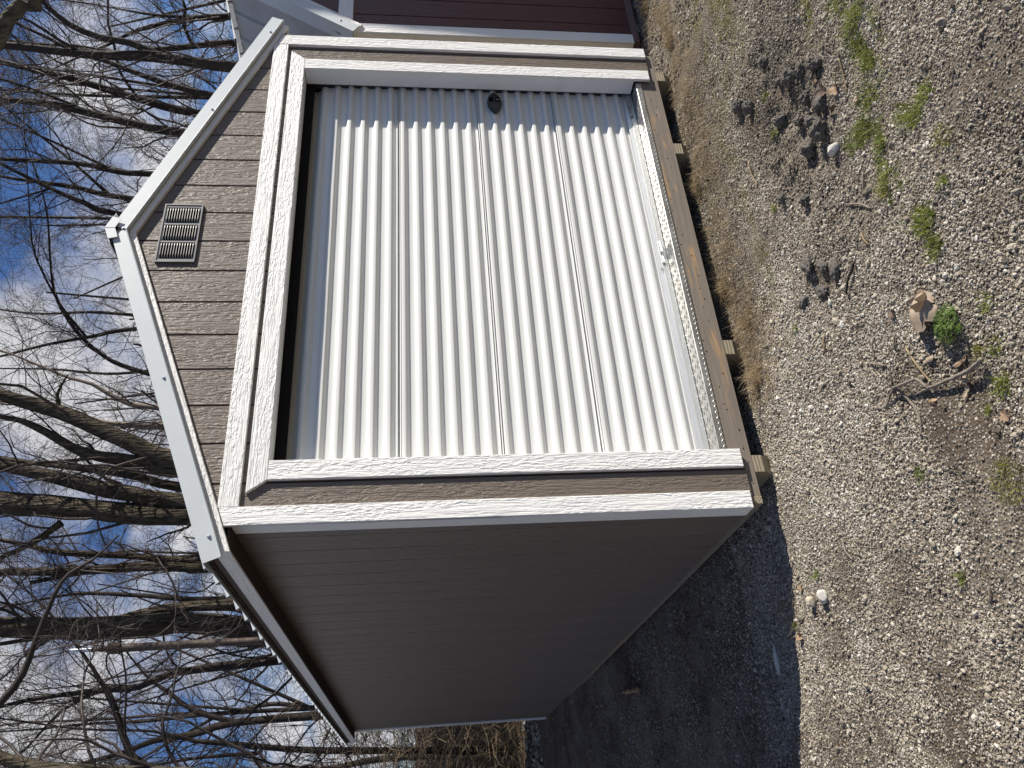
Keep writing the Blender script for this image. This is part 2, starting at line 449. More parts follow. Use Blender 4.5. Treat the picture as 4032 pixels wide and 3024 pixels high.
def prism_geo(poly, z0, z1, c):
    n = len(poly); P = [np.array(p, float) for p in poly]
    ins = []
    for i in range(n):
        a = P[i - 1]; b = P[i]; d = P[(i + 1) % n]
        e1 = (b - a) / (np.linalg.norm(b - a) + 1e-12); e2 = (d - b) / (np.linalg.norm(d - b) + 1e-12)
        n1 = np.array([-e1[1], e1[0]]); n2 = np.array([-e2[1], e2[0]])
        k = max(.25, 1 + n1 @ n2); ins.append(b + (n1 + n2) / k * c)
    v = [(p[0], p[1], z0) for p in P] + [(p[0], p[1], z1 - c) for p in P] + [(p[0], p[1], z1) for p in ins]
    f = [tuple(range(n))[::-1], tuple(2 * n + i for i in range(n))]
    for r in (0, n):
        for i in range(n):
            j = (i + 1) % n; f.append((r + i, r + j, r + n + j, r + n + i))
    return v, f
def slab(name, pts, grain, normal, t, mat, parent=None, c=.0025, kind=None):
    """flat convex board: pts is its back outline in the world, thickened by t along normal; local X runs with the grain"""
    Z = Vector(normal).normalized(); X = Vector(grain).normalized(); Y = Z.cross(X).normalized()
    o = sum((Vector(p) for p in pts), Vector()) / len(pts)
    L = [((Vector(p) - o).dot(X), (Vector(p) - o).dot(Y)) for p in pts]
    area = sum(L[i - 1][0] * L[i][1] - L[i][0] * L[i - 1][1] for i in range(len(L)))
    if area < 0: L = L[::-1]
    v, f = prism_geo(L, 0.0, t, c)
    m = Matrix((X, Y, Z)).transposed().to_4x4(); m.translation = o
    return mobj(name, v, f, mat, parent, m, kind=kind)
def front(name, poly_xz, y, t, mat, parent, grain=(0, 0, 1), c=.0025):
    return slab(name, [(x, y, z) for x, z in poly_xz], grain, (0, -1, 0), t, mat, parent, c)
def left(name, poly_yz, x, t, mat, parent, grain=(0, 0, 1), c=.0025, nx=-1):
    return slab(name, [(x, y, z) for y, z in poly_yz], grain, (nx, 0, 0), t, mat, parent, c)
def block(name, a, b, mat, parent, axis=0, c=.003):
    """solid timber between two corners; local X along the given axis"""
    a, b = Vector(a), Vector(b); ctr = (a + b) / 2; e = b - a
    order = [axis, (axis + 1) % 3, (axis + 2) % 3]
    ex, ey, ez = (abs(e[i]) / 2 for i in order)
    P = [(-ex, -ey), (ex, -ey), (ex, ey), (-ex, ey)]
    v, f = prism_geo(P, -ez, ez, c)
    cols = [Vector([1 if j == i else 0 for j in range(3)]) for i in order]
    m = Matrix(cols).transposed().to_4x4(); m.translation = ctr
    return mobj(name, v, f, mat, parent, m)
def tube_geo(pts, rad, S):
    """pts (N,K,3), rad (N,K) -> verts, quads (tubes without caps)"""
    Nn, K, _ = pts.shape
    t = np.empty_like(pts); t[:, 1:-1] = pts[:, 2:] - pts[:, :-2]; t[:, 0] = pts[:, 1] - pts[:, 0]; t[:, -1] = pts[:, -1] - pts[:, -2]
    t /= np.linalg.norm(t, axis=2, keepdims=True) + 1e-12
    m = t.mean(axis=1); ref = np.where(np.abs(m[:, 2:3]) > .75, np.array([[1., .13, .07]]), np.array([[.11, .07, 1.]]))
    a = np.cross(t, ref[:, None, :]); a /= np.linalg.norm(a, axis=2, keepdims=True) + 1e-12
    b = np.cross(t, a)
    an = np.arange(S) * 2 * np.pi / S
    v = pts[:, :, None, :] + rad[:, :, None, None] * (np.cos(an)[None, None, :, None] * a[:, :, None, :] + np.sin(an)[None, None, :, None] * b[:, :, None, :])
    idx = np.arange(Nn * K * S).reshape(Nn, K, S)
    q = np.stack([idx[:, :-1, :], np.roll(idx, -1, 2)[:, :-1, :], np.roll(idx, -1, 2)[:, 1:, :], idx[:, 1:, :]], -1).reshape(-1, 4)
    return v.reshape(-1, 3), q
def sweep(name, prof, a, b, ydir, zdir, mats, parent, smooth=False):
    """closed profile [(u, v)] in (ydir, zdir) swept straight from a to b"""
    a, b, ydir, zdir = Vector(a), Vector(b), Vector(ydir), Vector(zdir)
    n = len(prof); X = (b - a).normalized(); L = (b - a).length
    v = [(0, u, w) for u, w in prof] + [(L, u, w) for u, w in prof]
    f = [tuple((i, (i + 1) % n, n + (i + 1) % n, n + i)) for i in range(n)] + [tuple(range(n))[::-1], tuple(n + i for i in range(n))]
    m = Matrix((X, ydir, zdir)).transposed().to_4x4(); m.translation = a
    return mobj(name, v, f, mats, parent, m, smooth=smooth)

# ================================================================== GROUND
def axis_coords(lo, hi, step, far, n):
    g = np.geomspace(.25, far, n)
    return np.concatenate([(lo - g)[::-1], np.arange(lo, hi + step / 2, step), hi + g])
def build_ground():
    X = axis_coords(-3.2, 5.4, .032, 420, 34); Y = axis_coords(-3.2, 3.0, .032, 420, 46)
    gx, gy = np.meshgrid(X, Y, indexing='ij'); z = ground(gx, gy)
    v = np.stack([gx, gy, z], -1).reshape(-1, 3)
    i = np.arange(len(X) * len(Y)).reshape(len(X), len(Y))
    f = np.stack([i[:-1, :-1], i[1:, :-1], i[1:, 1:], i[:-1, 1:]], -1).reshape(-1, 4)
    return mobj('ground', v, f, MT['soil'], smooth=True, kind='structure')
build_ground()

# ================================================================== THE GREY SHED
W = 3.367; D = 7.333; XA = W / 2 - .014; ZB = -.036
RS = .376                                    # roof slope
def rake_z(x, z0=3.024): return z0 - RS * abs(x - XA)
shed = empty('storage_shed', (W / 2, D / 2, -.2), 'grey brown portable storage shed with white trim and a white roll-up door', 'shed')

def groove_cuts(first, lo, hi, pitch=.2032):
    k0 = math.floor((lo - first) / pitch); c = [first + pitch * k for k in range(k0, k0 + int((hi - lo) / pitch) + 3)]
    c = [x for x in c if lo + .01 < x < hi - .01]
    return [lo] + c + [hi]

def build_shed():
    P = shed; G = .0038
    # front siding: planks between the grooves, cut to the rake
    cuts = groove_cuts(3.052, .012, W - .012)
    edges = sorted(cuts + [.262, 3.092])
    for a, b in zip(cuts[:-1], cuts[1:]):
        x0, x1 = a + G, b - G
        segs = []
        for u0, u1 in ((x0, min(x1, .262)), (max(x0, .262), min(x1, 3.092)), (max(x0, 3.092), x1)):
            if u1 - u0 > .004: segs.append((u0, u1))
        for u0, u1 in segs:
            um = (u0 + u1) / 2
            zb = -.050 if (um < .262 or um > 3.092) else 2.26
            t0, t1 = rake_z(u0, 3.05), rake_z(u1, 3.05)
            poly = [(u0, zb), (u1, zb), (u1, t1)]
            if u0 < XA < u1: poly.append((XA, 3.05))
            poly.append((u0, t0))
            front('siding_plank', poly, .0105, .0105, MT['siding'], P)
    bk = MB()
    bk.box((.014, .0105, -.05), (.262, .018, 2.36)); bk.box((3.092, .0105, -.05), (W - .014, .018, 2.36)); bk.box((.262, .0105, 2.262), (3.092, .018, 2.36))
    bk.add([(.014, .0105, 2.36), (W - .014, .0105, 2.36), (W - .014, .0105, rake_z(W, 3.03)), (XA, .0105, 3.03), (.014, .0105, rake_z(0, 3.03))], [(0, 1, 2, 3, 4)])
    bk.build('front_sheathing', MT['backing'], P)
    # left wall, planks standing edge to edge
    cuts = groove_cuts(.2, .002, D)
    for a, b in zip(cuts[:-1], cuts[1:]):
        left('siding_plank', [(a + .0022, -.05), (b - .0022, -.05), (b - .0022, 2.425), (a + .0022, 2.425)], .0265, .0105, MT['siding'], P)
    left('side_sheathing', [(.03, -.05), (D - .02, -.05), (D - .02, 2.425), (.03, 2.425)], .036, .0095, MT['backing'], P)
    # right wall and rear wall, same siding
    for a, b in zip(cuts[:-1], cuts[1:]):
        left('siding_plank', [(a + G, -.05), (b - G, -.05), (b - G, 2.425), (a + G, 2.425)], W - .0265, .0105, MT['siding'], P, nx=1)
    left('side_sheathing', [(.03, -.05), (D - .02, -.05), (D - .02, 2.425), (.03, 2.425)], W - .036, .0095, MT['backing'], P, nx=1)
    slab('rear_wall', [(.037, D - .012, -.05), (W - .037, D - .012, -.05), (W - .037, D - .012, rake_z(W, 3.04)), (XA, D - .012, 3.04), (.037, D - .012, rake_z(0, 3.04))], (0, 0, 1), (0, 1, 0), .012, MT['siding'], P)
    block('shed_floor', (.07, .15, .02), (W - .07, D - .05, .05), MT['lumber'], P, 1)
    # corner boards
    front('corner_trim', [(.0, ZB), (.0874, ZB), (.0874, rake_z(.0874, 3.020)), (.0, rake_z(0, 3.020))], 0, .018, MT['trim'], P)
    front('corner_trim', [(3.2737, ZB - .008), (W, ZB - .008), (W, rake_z(W, 3.020)), (3.2737, rake_z(3.2737, 3.020))], 0, .018, MT['trim'], P)
    left('corner_trim', [(-.0155, ZB), (.090, ZB), (.090, 2.365), (-.0155, 2.365)], .0155, .0155, MT['trim'], P)
    left('corner_trim', [(D - .095, ZB), (D + .016, ZB), (D + .016, 2.365), (D - .095, 2.365)], .0155, .0155, MT['trim'], P)
    left('corner_trim', [(-.0155, ZB - .008), (.090, ZB - .008), (.090, 2.365), (-.0155, 2.365)], W - .0155, .0155, MT['trim'], P, nx=1)
    front('rear_corner_trim', [(.0, ZB), (.09, ZB), (.09, 2.36), (.0, 2.36)], D + .017, .016, MT['trim'], P)
    front('rear_corner_trim', [(W - .09, ZB), (W, ZB), (W, 2.36), (W - .09, 2.36)], D + .017, .016, MT['trim'], P)
    # frieze, door casing
    front('frieze_board', [(.0880, 2.3381), (3.2731, 2.3381), (3.2731, 2.4291), (.0880, 2.4291)], 0, .017, MT['trim'], P, (1, 0, 0))
    front('door_casing', [(.214, ZB), (.310, ZB), (.310, 2.2246), (.214, 2.2246)], 0, .018, MT['trim'], P)
    front('door_casing', [(3.0455, ZB), (3.1372, ZB), (3.1372, 2.2246), (3.0455, 2.2246)], 0, .018, MT['trim'], P)
    front('head_casing', [(.214, 2.2252), (3.1372, 2.2252), (3.2077, 2.3148), (.1523, 2.3148)], 0, .0185, MT['trim'], P, (1, 0, 0))
    block('door_jamb', (3.0485, -.001, .070), (3.0665, .108, 2.2235), MT['jamb'], P, 2)
    block('door_jamb', (.289, -.001, .070), (.307, .108, 2.2235), MT['jamb'], P, 2)
    block('head_jamb', (.289, -.001, 2.2280), (3.0665, .104, 2.246), MT['jamb'], P, 0)
    # rake boards (white wood) with the metal rake trim proud of them
    sl = math.hypot(1, RS)
    for s in (-1, 1):
        xe = XA + s * (XA + .118)
        zi = rake_z(xe)
        dx = Vector((s, 0, -RS)).normalized(); up = Vector((s * RS, 0, 1)).normalized()
        a = Vector((XA, 0, 3.024)); b = Vector((xe, 0, zi))
        slab('rake_board', [a, b, b + Vector((0, 0, .105)), a + Vector((0, 0, .105))], dx, (0, -1, 0), .020, MT['trim'], P)
        xm = XA + s * (XA + .145)
        # metal: hemmed face, small outward lip at its lower edge and a flange over the roof
        prof = [(-.049, -.001), (-.044, -.004), (-.030, -.005), (-.030, .0005), (-.0385, .0022), (-.0385, .076), (.10, .076), (.10, .079), (-.0415, .079), (-.0415, .006)]
        a2 = Vector((XA, 0, 3.064)); b2 = Vector((xm, 0, rake_z(xm, 3.064)))
        sweep('rake_trim', prof, a2, b2, (0, 1, 0), up, MT['roofmetal'], P)
    for x in (-.055, .746, 1.677, 2.614, 3.357):
        z = rake_z(x, 3.064) + .020 + (.0 if abs(x - XA) < .1 else .006)
        sc = MB(); ring = [(math.cos(i * math.pi / 3) * .0055, math.sin(i * math.pi / 3) * .0055) for i in range(6)]
        fl = [(math.cos(i * math.pi / 6) * .0095, math.sin(i * math.pi / 6) * .0095) for i in range(12)]
        sc.ring_prism(fl, 0, .002, .0008); sc.ring_prism(ring, .002, .0075, .001)
        m = Matrix(((1, 0, 0), (0, 0, 1), (0, -1, 0))).transposed().to_4x4()
        m = Matrix((Vector((1, 0, 0)), Vector((0, 0, 1)), Vector((0, -1, 0)))).transposed().to_4x4(); m.translation = Vector((x, -.0415, z))
        sc.build('screw', MT['galv'], P, m)
    # roof: two ribbed sheets, ribs running up the slope every nine inches
    for s in (-1, 1):
        xs0, xs1 = XA, XA + s * (XA + .155)
        prof = []
        y = -.030
        while y < D + .10:
            for dy, h in ((0, 0), (.088, 0), (.100, .019), (.118, .019), (.130, 0), (.2286, 0)):
                prof.append((y + dy, h))
            y += .2286
        v = []; f = []
        up = Vector((s * RS, 0, 1)).normalized()
        for (yy, h) in prof:
            for x in (xs0, xs1):
                p = Vector((x, yy, rake_z(x, 3.146))) + up * h; v.append(tuple(p))
                v.append(tuple(p - up * .0025))
        for i in range(len(prof) - 1):
            q = i * 4; r = q + 4
            f += [(q, r, r + 2, q + 2), (q + 1, q + 3, r + 3, r + 1), (q, q + 1, r + 1, r), (q + 2, r + 2, r + 3, q + 3)]
        n = (len(prof) - 1) * 4
        f += [(0, 2, 3, 1), (n, n + 1, n + 3, n + 2)]
        mobj('roof_sheet', v, f, MT['roofmetal'], P)
        x2 = XA + s * (XA + .120)
        slab('roof_deck', [(XA, -.0, 3.126), (x2, -.0, rake_z(x2, 3.126)), (x2, D + .03, rake_z(x2, 3.126)), (XA, D + .03, 3.126)], (0, 1, 0), up, .012, MT['soffit'], P)
        xf = XA + s * (XA + .110)
        zf = rake_z(xf) - .001
        slab('fascia', [(xf, -.0005, zf), (xf, D + .03, zf), (xf, D + .03, zf + .067), (xf, -.0005, zf + .067)], (0, 1, 0), (-(-s), 0, 0), .0085, MT['trim'], P)
        slab('sub_fascia', [(xf, -.0005, zf + .0675), (xf, D + .03, zf + .0675), (xf, D + .03, zf + .10), (xf, -.0005, zf + .10)], (0, 1, 0), (s, 0, 0), .004, MT['soffit'], P)
        slab('eave_soffit', [(xf - s * .001, .01, 2.372), (XA + s * (XA - .012), .01, 2.372), (XA + s * (XA - .012), D, 2.372), (xf - s * .001, D, 2.372)], (0, 1, 0), (0, 0, 1), .009, MT['soffit'], P)
    # ridge cap: two folded flaps and a bent nose at the gable
    rc = MB()
    for s in (-1, 1):
        up = Vector((s * RS, 0, 1)).normalized(); dn = Vector((s, 0, -RS)).normalized()
        a = Vector((XA, -.058, 3.151)); L = .11
        v = []
        for y in (-.052, D + .05):
            for d in (0, L):
                for h in (0, -.003):
                    v.append(tuple(Vector((XA, y, 3.169)) + dn * d + up * h))
        rc.add(v, [(0, 2, 6, 4), (1, 5, 7, 3), (0, 4, 5, 1), (2, 3, 7, 6), (0, 1, 3, 2), (4, 6, 7, 5)])
        v = []
        for y in (-.0555 - .0008 * s, -.0525 - .0008 * s):
            for q in (Vector((XA - s * .0004, y, 3.1695)), Vector((XA, y, 3.1695)) + dn * .080, Vector((XA, y, 3.1695)) + dn * .084 - up * .048, Vector((XA - s * .0004, y, 3.118))):
                v.append(tuple(q))
        rc.add(v, [(0, 3, 2, 1), (4, 5, 6, 7), (0, 1, 5, 4), (1, 2, 6, 5), (2, 3, 7, 6), (3, 0, 4, 7)])
    rc.build('ridge_cap', MT['roofmetal'], P)

    # louvred vent in the gable
    vx0, vx1, vz0, vz1 = 1.475, 1.880, 2.702, 2.904
    vm = Matrix((Vector((1, 0, 0)), Vector((0, 0, 1)), Vector((0, -1, 0)))).transposed().to_4x4(); vm.translation = Vector(((vx0 + vx1) / 2, -.001, (vz0 + vz1) / 2))
    hw, hh = (vx1 - vx0) / 2, (vz1 - vz0) / 2
    fr = MB()
    cols = [(-.181, -.067), (-.057, .057), (.067, .181)]
    lz0, lz1 = -.088, .088
    fr.box((-hw, -hh, 0), (hw, hh, .003))                                    # back pan
    for x0, x1 in ((-hw, cols[0][0]), (cols[0][1], cols[1][0]), (cols[1][1], cols[2][0]), (cols[2][1], hw)):
        fr.box((x0, -hh, .003), (x1, hh, .0085))
    for z0, z1 in ((-hh, lz0), (lz1, hh)):
        for c0, c1 in cols: fr.box((c0, z0, .003), (c1, z1, .0085))
    for a, b in (((-hw, -hh), (hw, -hh + .007)), ((-hw, hh - .007), (hw, hh)), ((-hw, -hh + .007), (-hw + .007, hh - .007)), ((hw - .007, -hh + .007), (hw, hh - .007))):
        fr.box((a[0], a[1], .0085), (b[0], b[1], .0125))
    vent = fr.build('gable_vent', MT['vent'], P, vm)
    nl = 13; pit = (lz1 - lz0) / nl
    lm = None
    for ci, (c0, c1) in enumerate(cols):
        for i in range(nl):
            zc = lz0 + (i + .5) * pit
            if lm is None:
                w = (c1 - c0) - .004; seg = 8; v = []; f = []
                for k in range(seg + 1):
                    u = -w / 2 + w * k / seg; e = min(1.0, 5 * math.sin(math.pi * k / seg))
                    v += [(u, pit * .46, .0015), (u, pit * .20, .002 + .007 * e), (u, -pit * .26, .003 + .011 * e), (u, -pit * .34, .002 + .010 * e)]
                for k in range(seg):
                    for j in range(3): f.append((k * 4 + j, k * 4 + j + 1, k * 4 + 5 + j, k * 4 + 4 + j))
                lm = make_mesh('louver', v, [q[::-1] for q in f], MT['vent'], smooth=True)
            o = bpy.data.objects.new('louver', lm); COL.objects.link(o); o.parent = vent
            o.matrix_basis = Matrix.Translation(((c0 + c1) / 2, zc, .0035))
    pan = MB(); 
    for c0, c1 in cols: pan.box((c0, lz0, .0031), (c1, lz1, .0036))
    pan.build('vent_screen', MT['blackhole'], vent, vm)

    # ---------------- roll-up door
    yv, yc, dx0, dx1 = .147, .127, .268, 3.078
    pitch = .08540
    door = mobj('roll_up_door', [(dx0, .20, .06), (dx1, .20, .06), (dx1, .20, 2.0), (dx0, .20, 2.0)], [(0, 1, 2, 3)], MT['dark'], P)
    seams = [.1125, .620, 1.1315, 1.637]
    prof_u = [(0, 0), (.25, 0), (.28, .04), (.305, .13), (.465, .87), (.49, .96), (.52, 1), (.71, 1), (.735, .96), (.755, .87), (.865, .13), (.89, .04), (.93, 0)]
    R = .17; zt = 2.045
    def warp(z, off):                     # wraps the curtain round the drum above zt
        if z <= zt: return (yv - off * (yv - yc), z)
        th = (z - zt) / R
        rr = R + off * (yv - yc)
        return (yv + R - rr * math.cos(th), zt + rr * math.sin(th))
    def sheet(z0, n, first):
        pr = []
        if not first: pr += [(z0 - .012, 1.04), (z0 - .010, 1.04)]
        for k in range(n):
            for u, h in prof_u: pr.append((z0 + (k + u - .36) * pitch + .031, h))
        pr = [q for q in pr if q[0] >= z0 - .013]
        pr.sort()
        pr.append((z0 + n * pitch, 0 if n > 6 else 1.0))
        v = []; f = []
        nx = 12
        for z, h in pr:
            y, zz = warp(z, h)
            for i in range(nx + 1):
                x = dx0 + (dx1 - dx0) * i / nx
                v.append((x, y + .0012 * math.sin(x * 3.1 + z * 2.0) + .0008 * math.sin(x * 9 + z * 5), zz))
        for k in range(len(pr) - 1):
            for i in range(nx):
                a = k * (nx + 1) + i; f.append((a, a + 1, a + nx + 2, a + nx + 1))
        o = mobj('door_sheet', v, f, MT['door'], door, smooth=True)
        try: o.data.set_sharp_from_angle(angle=math.radians(24))
        except Exception: pass
        return o
    for i, z0 in enumerate(seams): sheet(z0, 6 if i < 3 else 10, i == 0)
    seam = MB()
    for z0 in seams[1:]: seam.box((dx0, yc - .0012, z0 - .0132), (dx1, yc + .002, z0 - .0126))
    # aluminium bottom bar with rubber astragal
    prof = [(.118, .0615), (.122, .092), (.126, .0945), (.133, .121), (.150, .121), (.150, .060)]
    a = Vector((dx0, 0, 0)); b = Vector((dx1, 0, 0))
    sweep('bottom_bar', prof, a, b, (0, 1, 0), (0, 0, 1), MT['bar'], door)
    sweep('rubber_seal', [(.121, .0582), (.121, .0675), (.147, .0675), (.147, .0582)], a, b, (0, 1, 0), (0, 0, 1), MT['rubber'], door)
    sweep('guide_track', [(.110, .06), (.165, .06), (.165, 2.2), (.110, 2.2)], (3.0685, 0, 0), (3.084, 0, 0), (0, 1, 0), (0, 0, 1), MT['black'], door)
    sweep('guide_track', [(.110, .06), (.165, .06), (.165, 2.2), (.110, 2.2)], (.262, 0, 0), (.2665, 0, 0), (0, 1, 0), (0, 0, 1), MT['black'], door)
    sweep('header_strip', [(.105, 2.172), (.112, 2.172), (.112, 2.240), (.105, 2.240)], (.30, 0, 0), (3.055, 0, 0), (0, 1, 0), (0, 0, 1), MT['rubber'], door)  # black strip across the opening just below the door head
    drum = MB()
    drum.box((.2, .36, 2.05), (3.14, .40, 2.45)); drum.build('drum_cover', MT['dark'], door)
    # lock: pointed oval plate with cut-outs and slide bolt
    lx, lz, ly = 2.932, 1.008, .1225
    lm_ = Matrix((Vector((1, 0, 0)), Vector((0, 0, 1)), Vector((0, -1, 0)))).transposed().to_4x4(); lm_.translation = Vector((lx, ly, lz))
    def egg(sx, sz, n=28, ox=0.0):
        r = []
        for i in range(n):
            t = 2 * math.pi * i / n; c, s_ = math.cos(t), math.sin(t)
            taper = .80 + .20 * c if c < 0 else 1.0
            r.append((ox + sx * c, sz * s_ * (1 - .22 * max(0, -c)) * (1 - .10 * max(0, c)) * abs(s_) ** .12))
        return r
    lk = MB()
    lk.ring_prism(egg(.100, .050), 0, .010, .004, 0)
    lk.ring_prism(egg(.090, .042), .010, .0125, .002, 0)
    lk.ring_prism([(.058 + .009 * math.cos(i * math.pi / 6), .009 * math.sin(i * math.pi / 6)) for i in range(12)], .0125, .0130, .0002, 1)
    lk.box((.005, .007, .0125), (.046, .036, .0130), 1); lk.box((.005, -.036, .0125), (.046, -.007, .0130), 1)
    lk.box((.000, -.0065, .0125), (.050, .0065, .0165), 0)
    lk.ring_prism([(-.070, -.018), (-.012, -.030), (-.006, 0), (-.012, .030), (-.070, .018)], .0125, .0155, .003, 0)
    latch = lk.build('latch', [MT['black'], MT['blackhole']], door, lm_)
    sb = MB(); sb.box((.020, -.031, .0131), (.027, -.012, .0165)); sb.build('slide_bolt', MT['galv'], door, lm_)
    # lift handles on the bottom bar and printed maker's oval
    def handle(x):
        h = MB()
        h.box((x - .085, .1135, .092), (x + .085, .1185, .100))
        h.tube([(x + .072, .108, .094), (x - .010, .104, .092)], [.0075, .0075], 8)
        h.ring_prism([(0, 0)] * 0 or [(-.012, -.012), (.012, -.012), (.012, .012), (-.012, .012)], 0, .001, .0002)
        h.v[-12:] = [(x - .07 + a, .1130 - c, .088 + b) for a, b, c in h.v[-12:]]
        h.add([(x - .028, .1135, .098), (x - .085, .1105, .099), (x - .085, .1105, .080), (x - .028, .1150, .086)], [(0, 1, 2, 3), (3, 2, 1, 0)])
        h.build('lift_handle', MT['galv'], door)
    handle(1.67); handle(2.922)
    pr = MB()
    n = 20
    ring = []
    for i in range(n):
        t = 2 * math.pi * i / n; ring += [(1.545 + .011 * math.cos(t), .1222, .1035 + .0085 * math.sin(t)), (1.545 + .008 * math.cos(t), .1222, .1035 + .006 * math.sin(t))]
    pr.add(ring, [(2 * i, 2 * ((i + 1) % n), 2 * ((i + 1) % n) + 1, 2 * i + 1) for i in range(n)])
    pr.build('printed_mark', MT['black'], door)

    # ---------------- floor rim, tread plate, skids
    block('rim_board', (.0705, .016, -.100), (W - .0705, .054, .0225), MT['lumber'], P, 0)
    block('side_rim', (.030, .0165, -.100), (.0690, D - .02, -.0505), MT['lumber'], P, 1)
    block('side_rim', (W - .0690, .0165, -.100), (W - .030, D - .02, -.0505), MT['lumber'], P, 1)
    eg = block('rim_end', (.0305, .0105, -.0995), (.0685, .0160, -.0520), MT['skid'], P, 1)
    nh = MB()
    r2 = random.Random(4)
    for i in range(34):
        x = .12 + 3.1 * (i + r2.random() * .8) / 34; z = -.082 + .094 * r2.random()
        if x < .33 or x > 3.04: z = -.085 + .02 * r2.random()
        rr = .0032 + .0016 * r2.random()
        nh.add([(x + rr * math.cos(a * 1.05) * (1 + .5 * r2.random()), .0157, z + rr * math.sin(a * 1.05)) for a in range(6)], [(0, 1, 2, 3, 4, 5)])
    nh.build('nail_holes', MT['blackhole'], P, kind='stuff')
    plate = sweep('tread_plate', [(.0105, .0215), (.0105, .0560), (.0125, .0580), (.215, .0580), (.215, .0550), (.0140, .0550), (.0140, .0215)], (.3105, 0, 0), (3.045, 0, 0), (0, 1, 0), (0, 0, 1), MT['plate'], P)
    tr = MB()
    def lozenge(o, u, v, n, ang):
        L, B, H = .0125, .0040, .0024
        d = u * math.cos(ang) + v * math.sin(ang); e = -u * math.sin(ang) + v * math.cos(ang)
        pts = [o + d * L, o + e * B + d * L * .2, o - d * L, o - e * B - d * L * .2, o + d * L * .45 + n * H, o - d * L * .45 + n * H]
        tr.add([tuple(p) for p in pts], [(0, 1, 5, 4), (1, 2, 5), (2, 3, 4, 5), (3, 0, 4)])
    X_, Y_, Z_ = Vector((1, 0, 0)), Vector((0, 1, 0)), Vector((0, 0, 1))
    nx = 84
    for i in range(nx):
        for j in range(5):
            x = .325 + (i + .5 * (j & 1)) * 2.715 / nx; y = .026 + j * .0215
            if x < 3.035: lozenge(Vector((x, y, .0581)), X_, Y_, Z_, math.radians(52 if (i + j) & 1 else -38))
        x = .325 + i * 2.715 / nx
        lozenge(Vector((x, .0104, .0400)), X_, Z_, -Y_, math.radians(58))
        lozenge(Vector((x + .016, .0104, .0270)), X_, Z_, -Y_, math.radians(-40))
    tr.build('raised_tread', MT['plate'], plate, kind='stuff')
    for xa, xb in ((.198, .287), (.886, .974), (2.393, 2.482), (3.084, 3.168)):
        # skids with an undercut front end
        zt_, z1, z2 = -.1005, -.156, -.245
        v = []
        for x in (xa, xb):
            v += [(x, .0175, zt_), (x, .0175, z1), (x, .085, z2), (x, D - .1, z2), (x, D - .1, zt_)]
        f = [(0, 1, 6, 5), (1, 2, 7, 6), (2, 3, 8, 7), (3, 4, 9, 8), (4, 0, 5, 9), (4, 3, 2, 1, 0), (5, 6, 7, 8, 9)]
        m = Matrix.Translation(((xa + xb) / 2 + .013, 0, -.20))
        mobj('skid', [tuple(Vector(p) - m.translation) for p in v], f, MT['skid'], P, m)
build_shed()

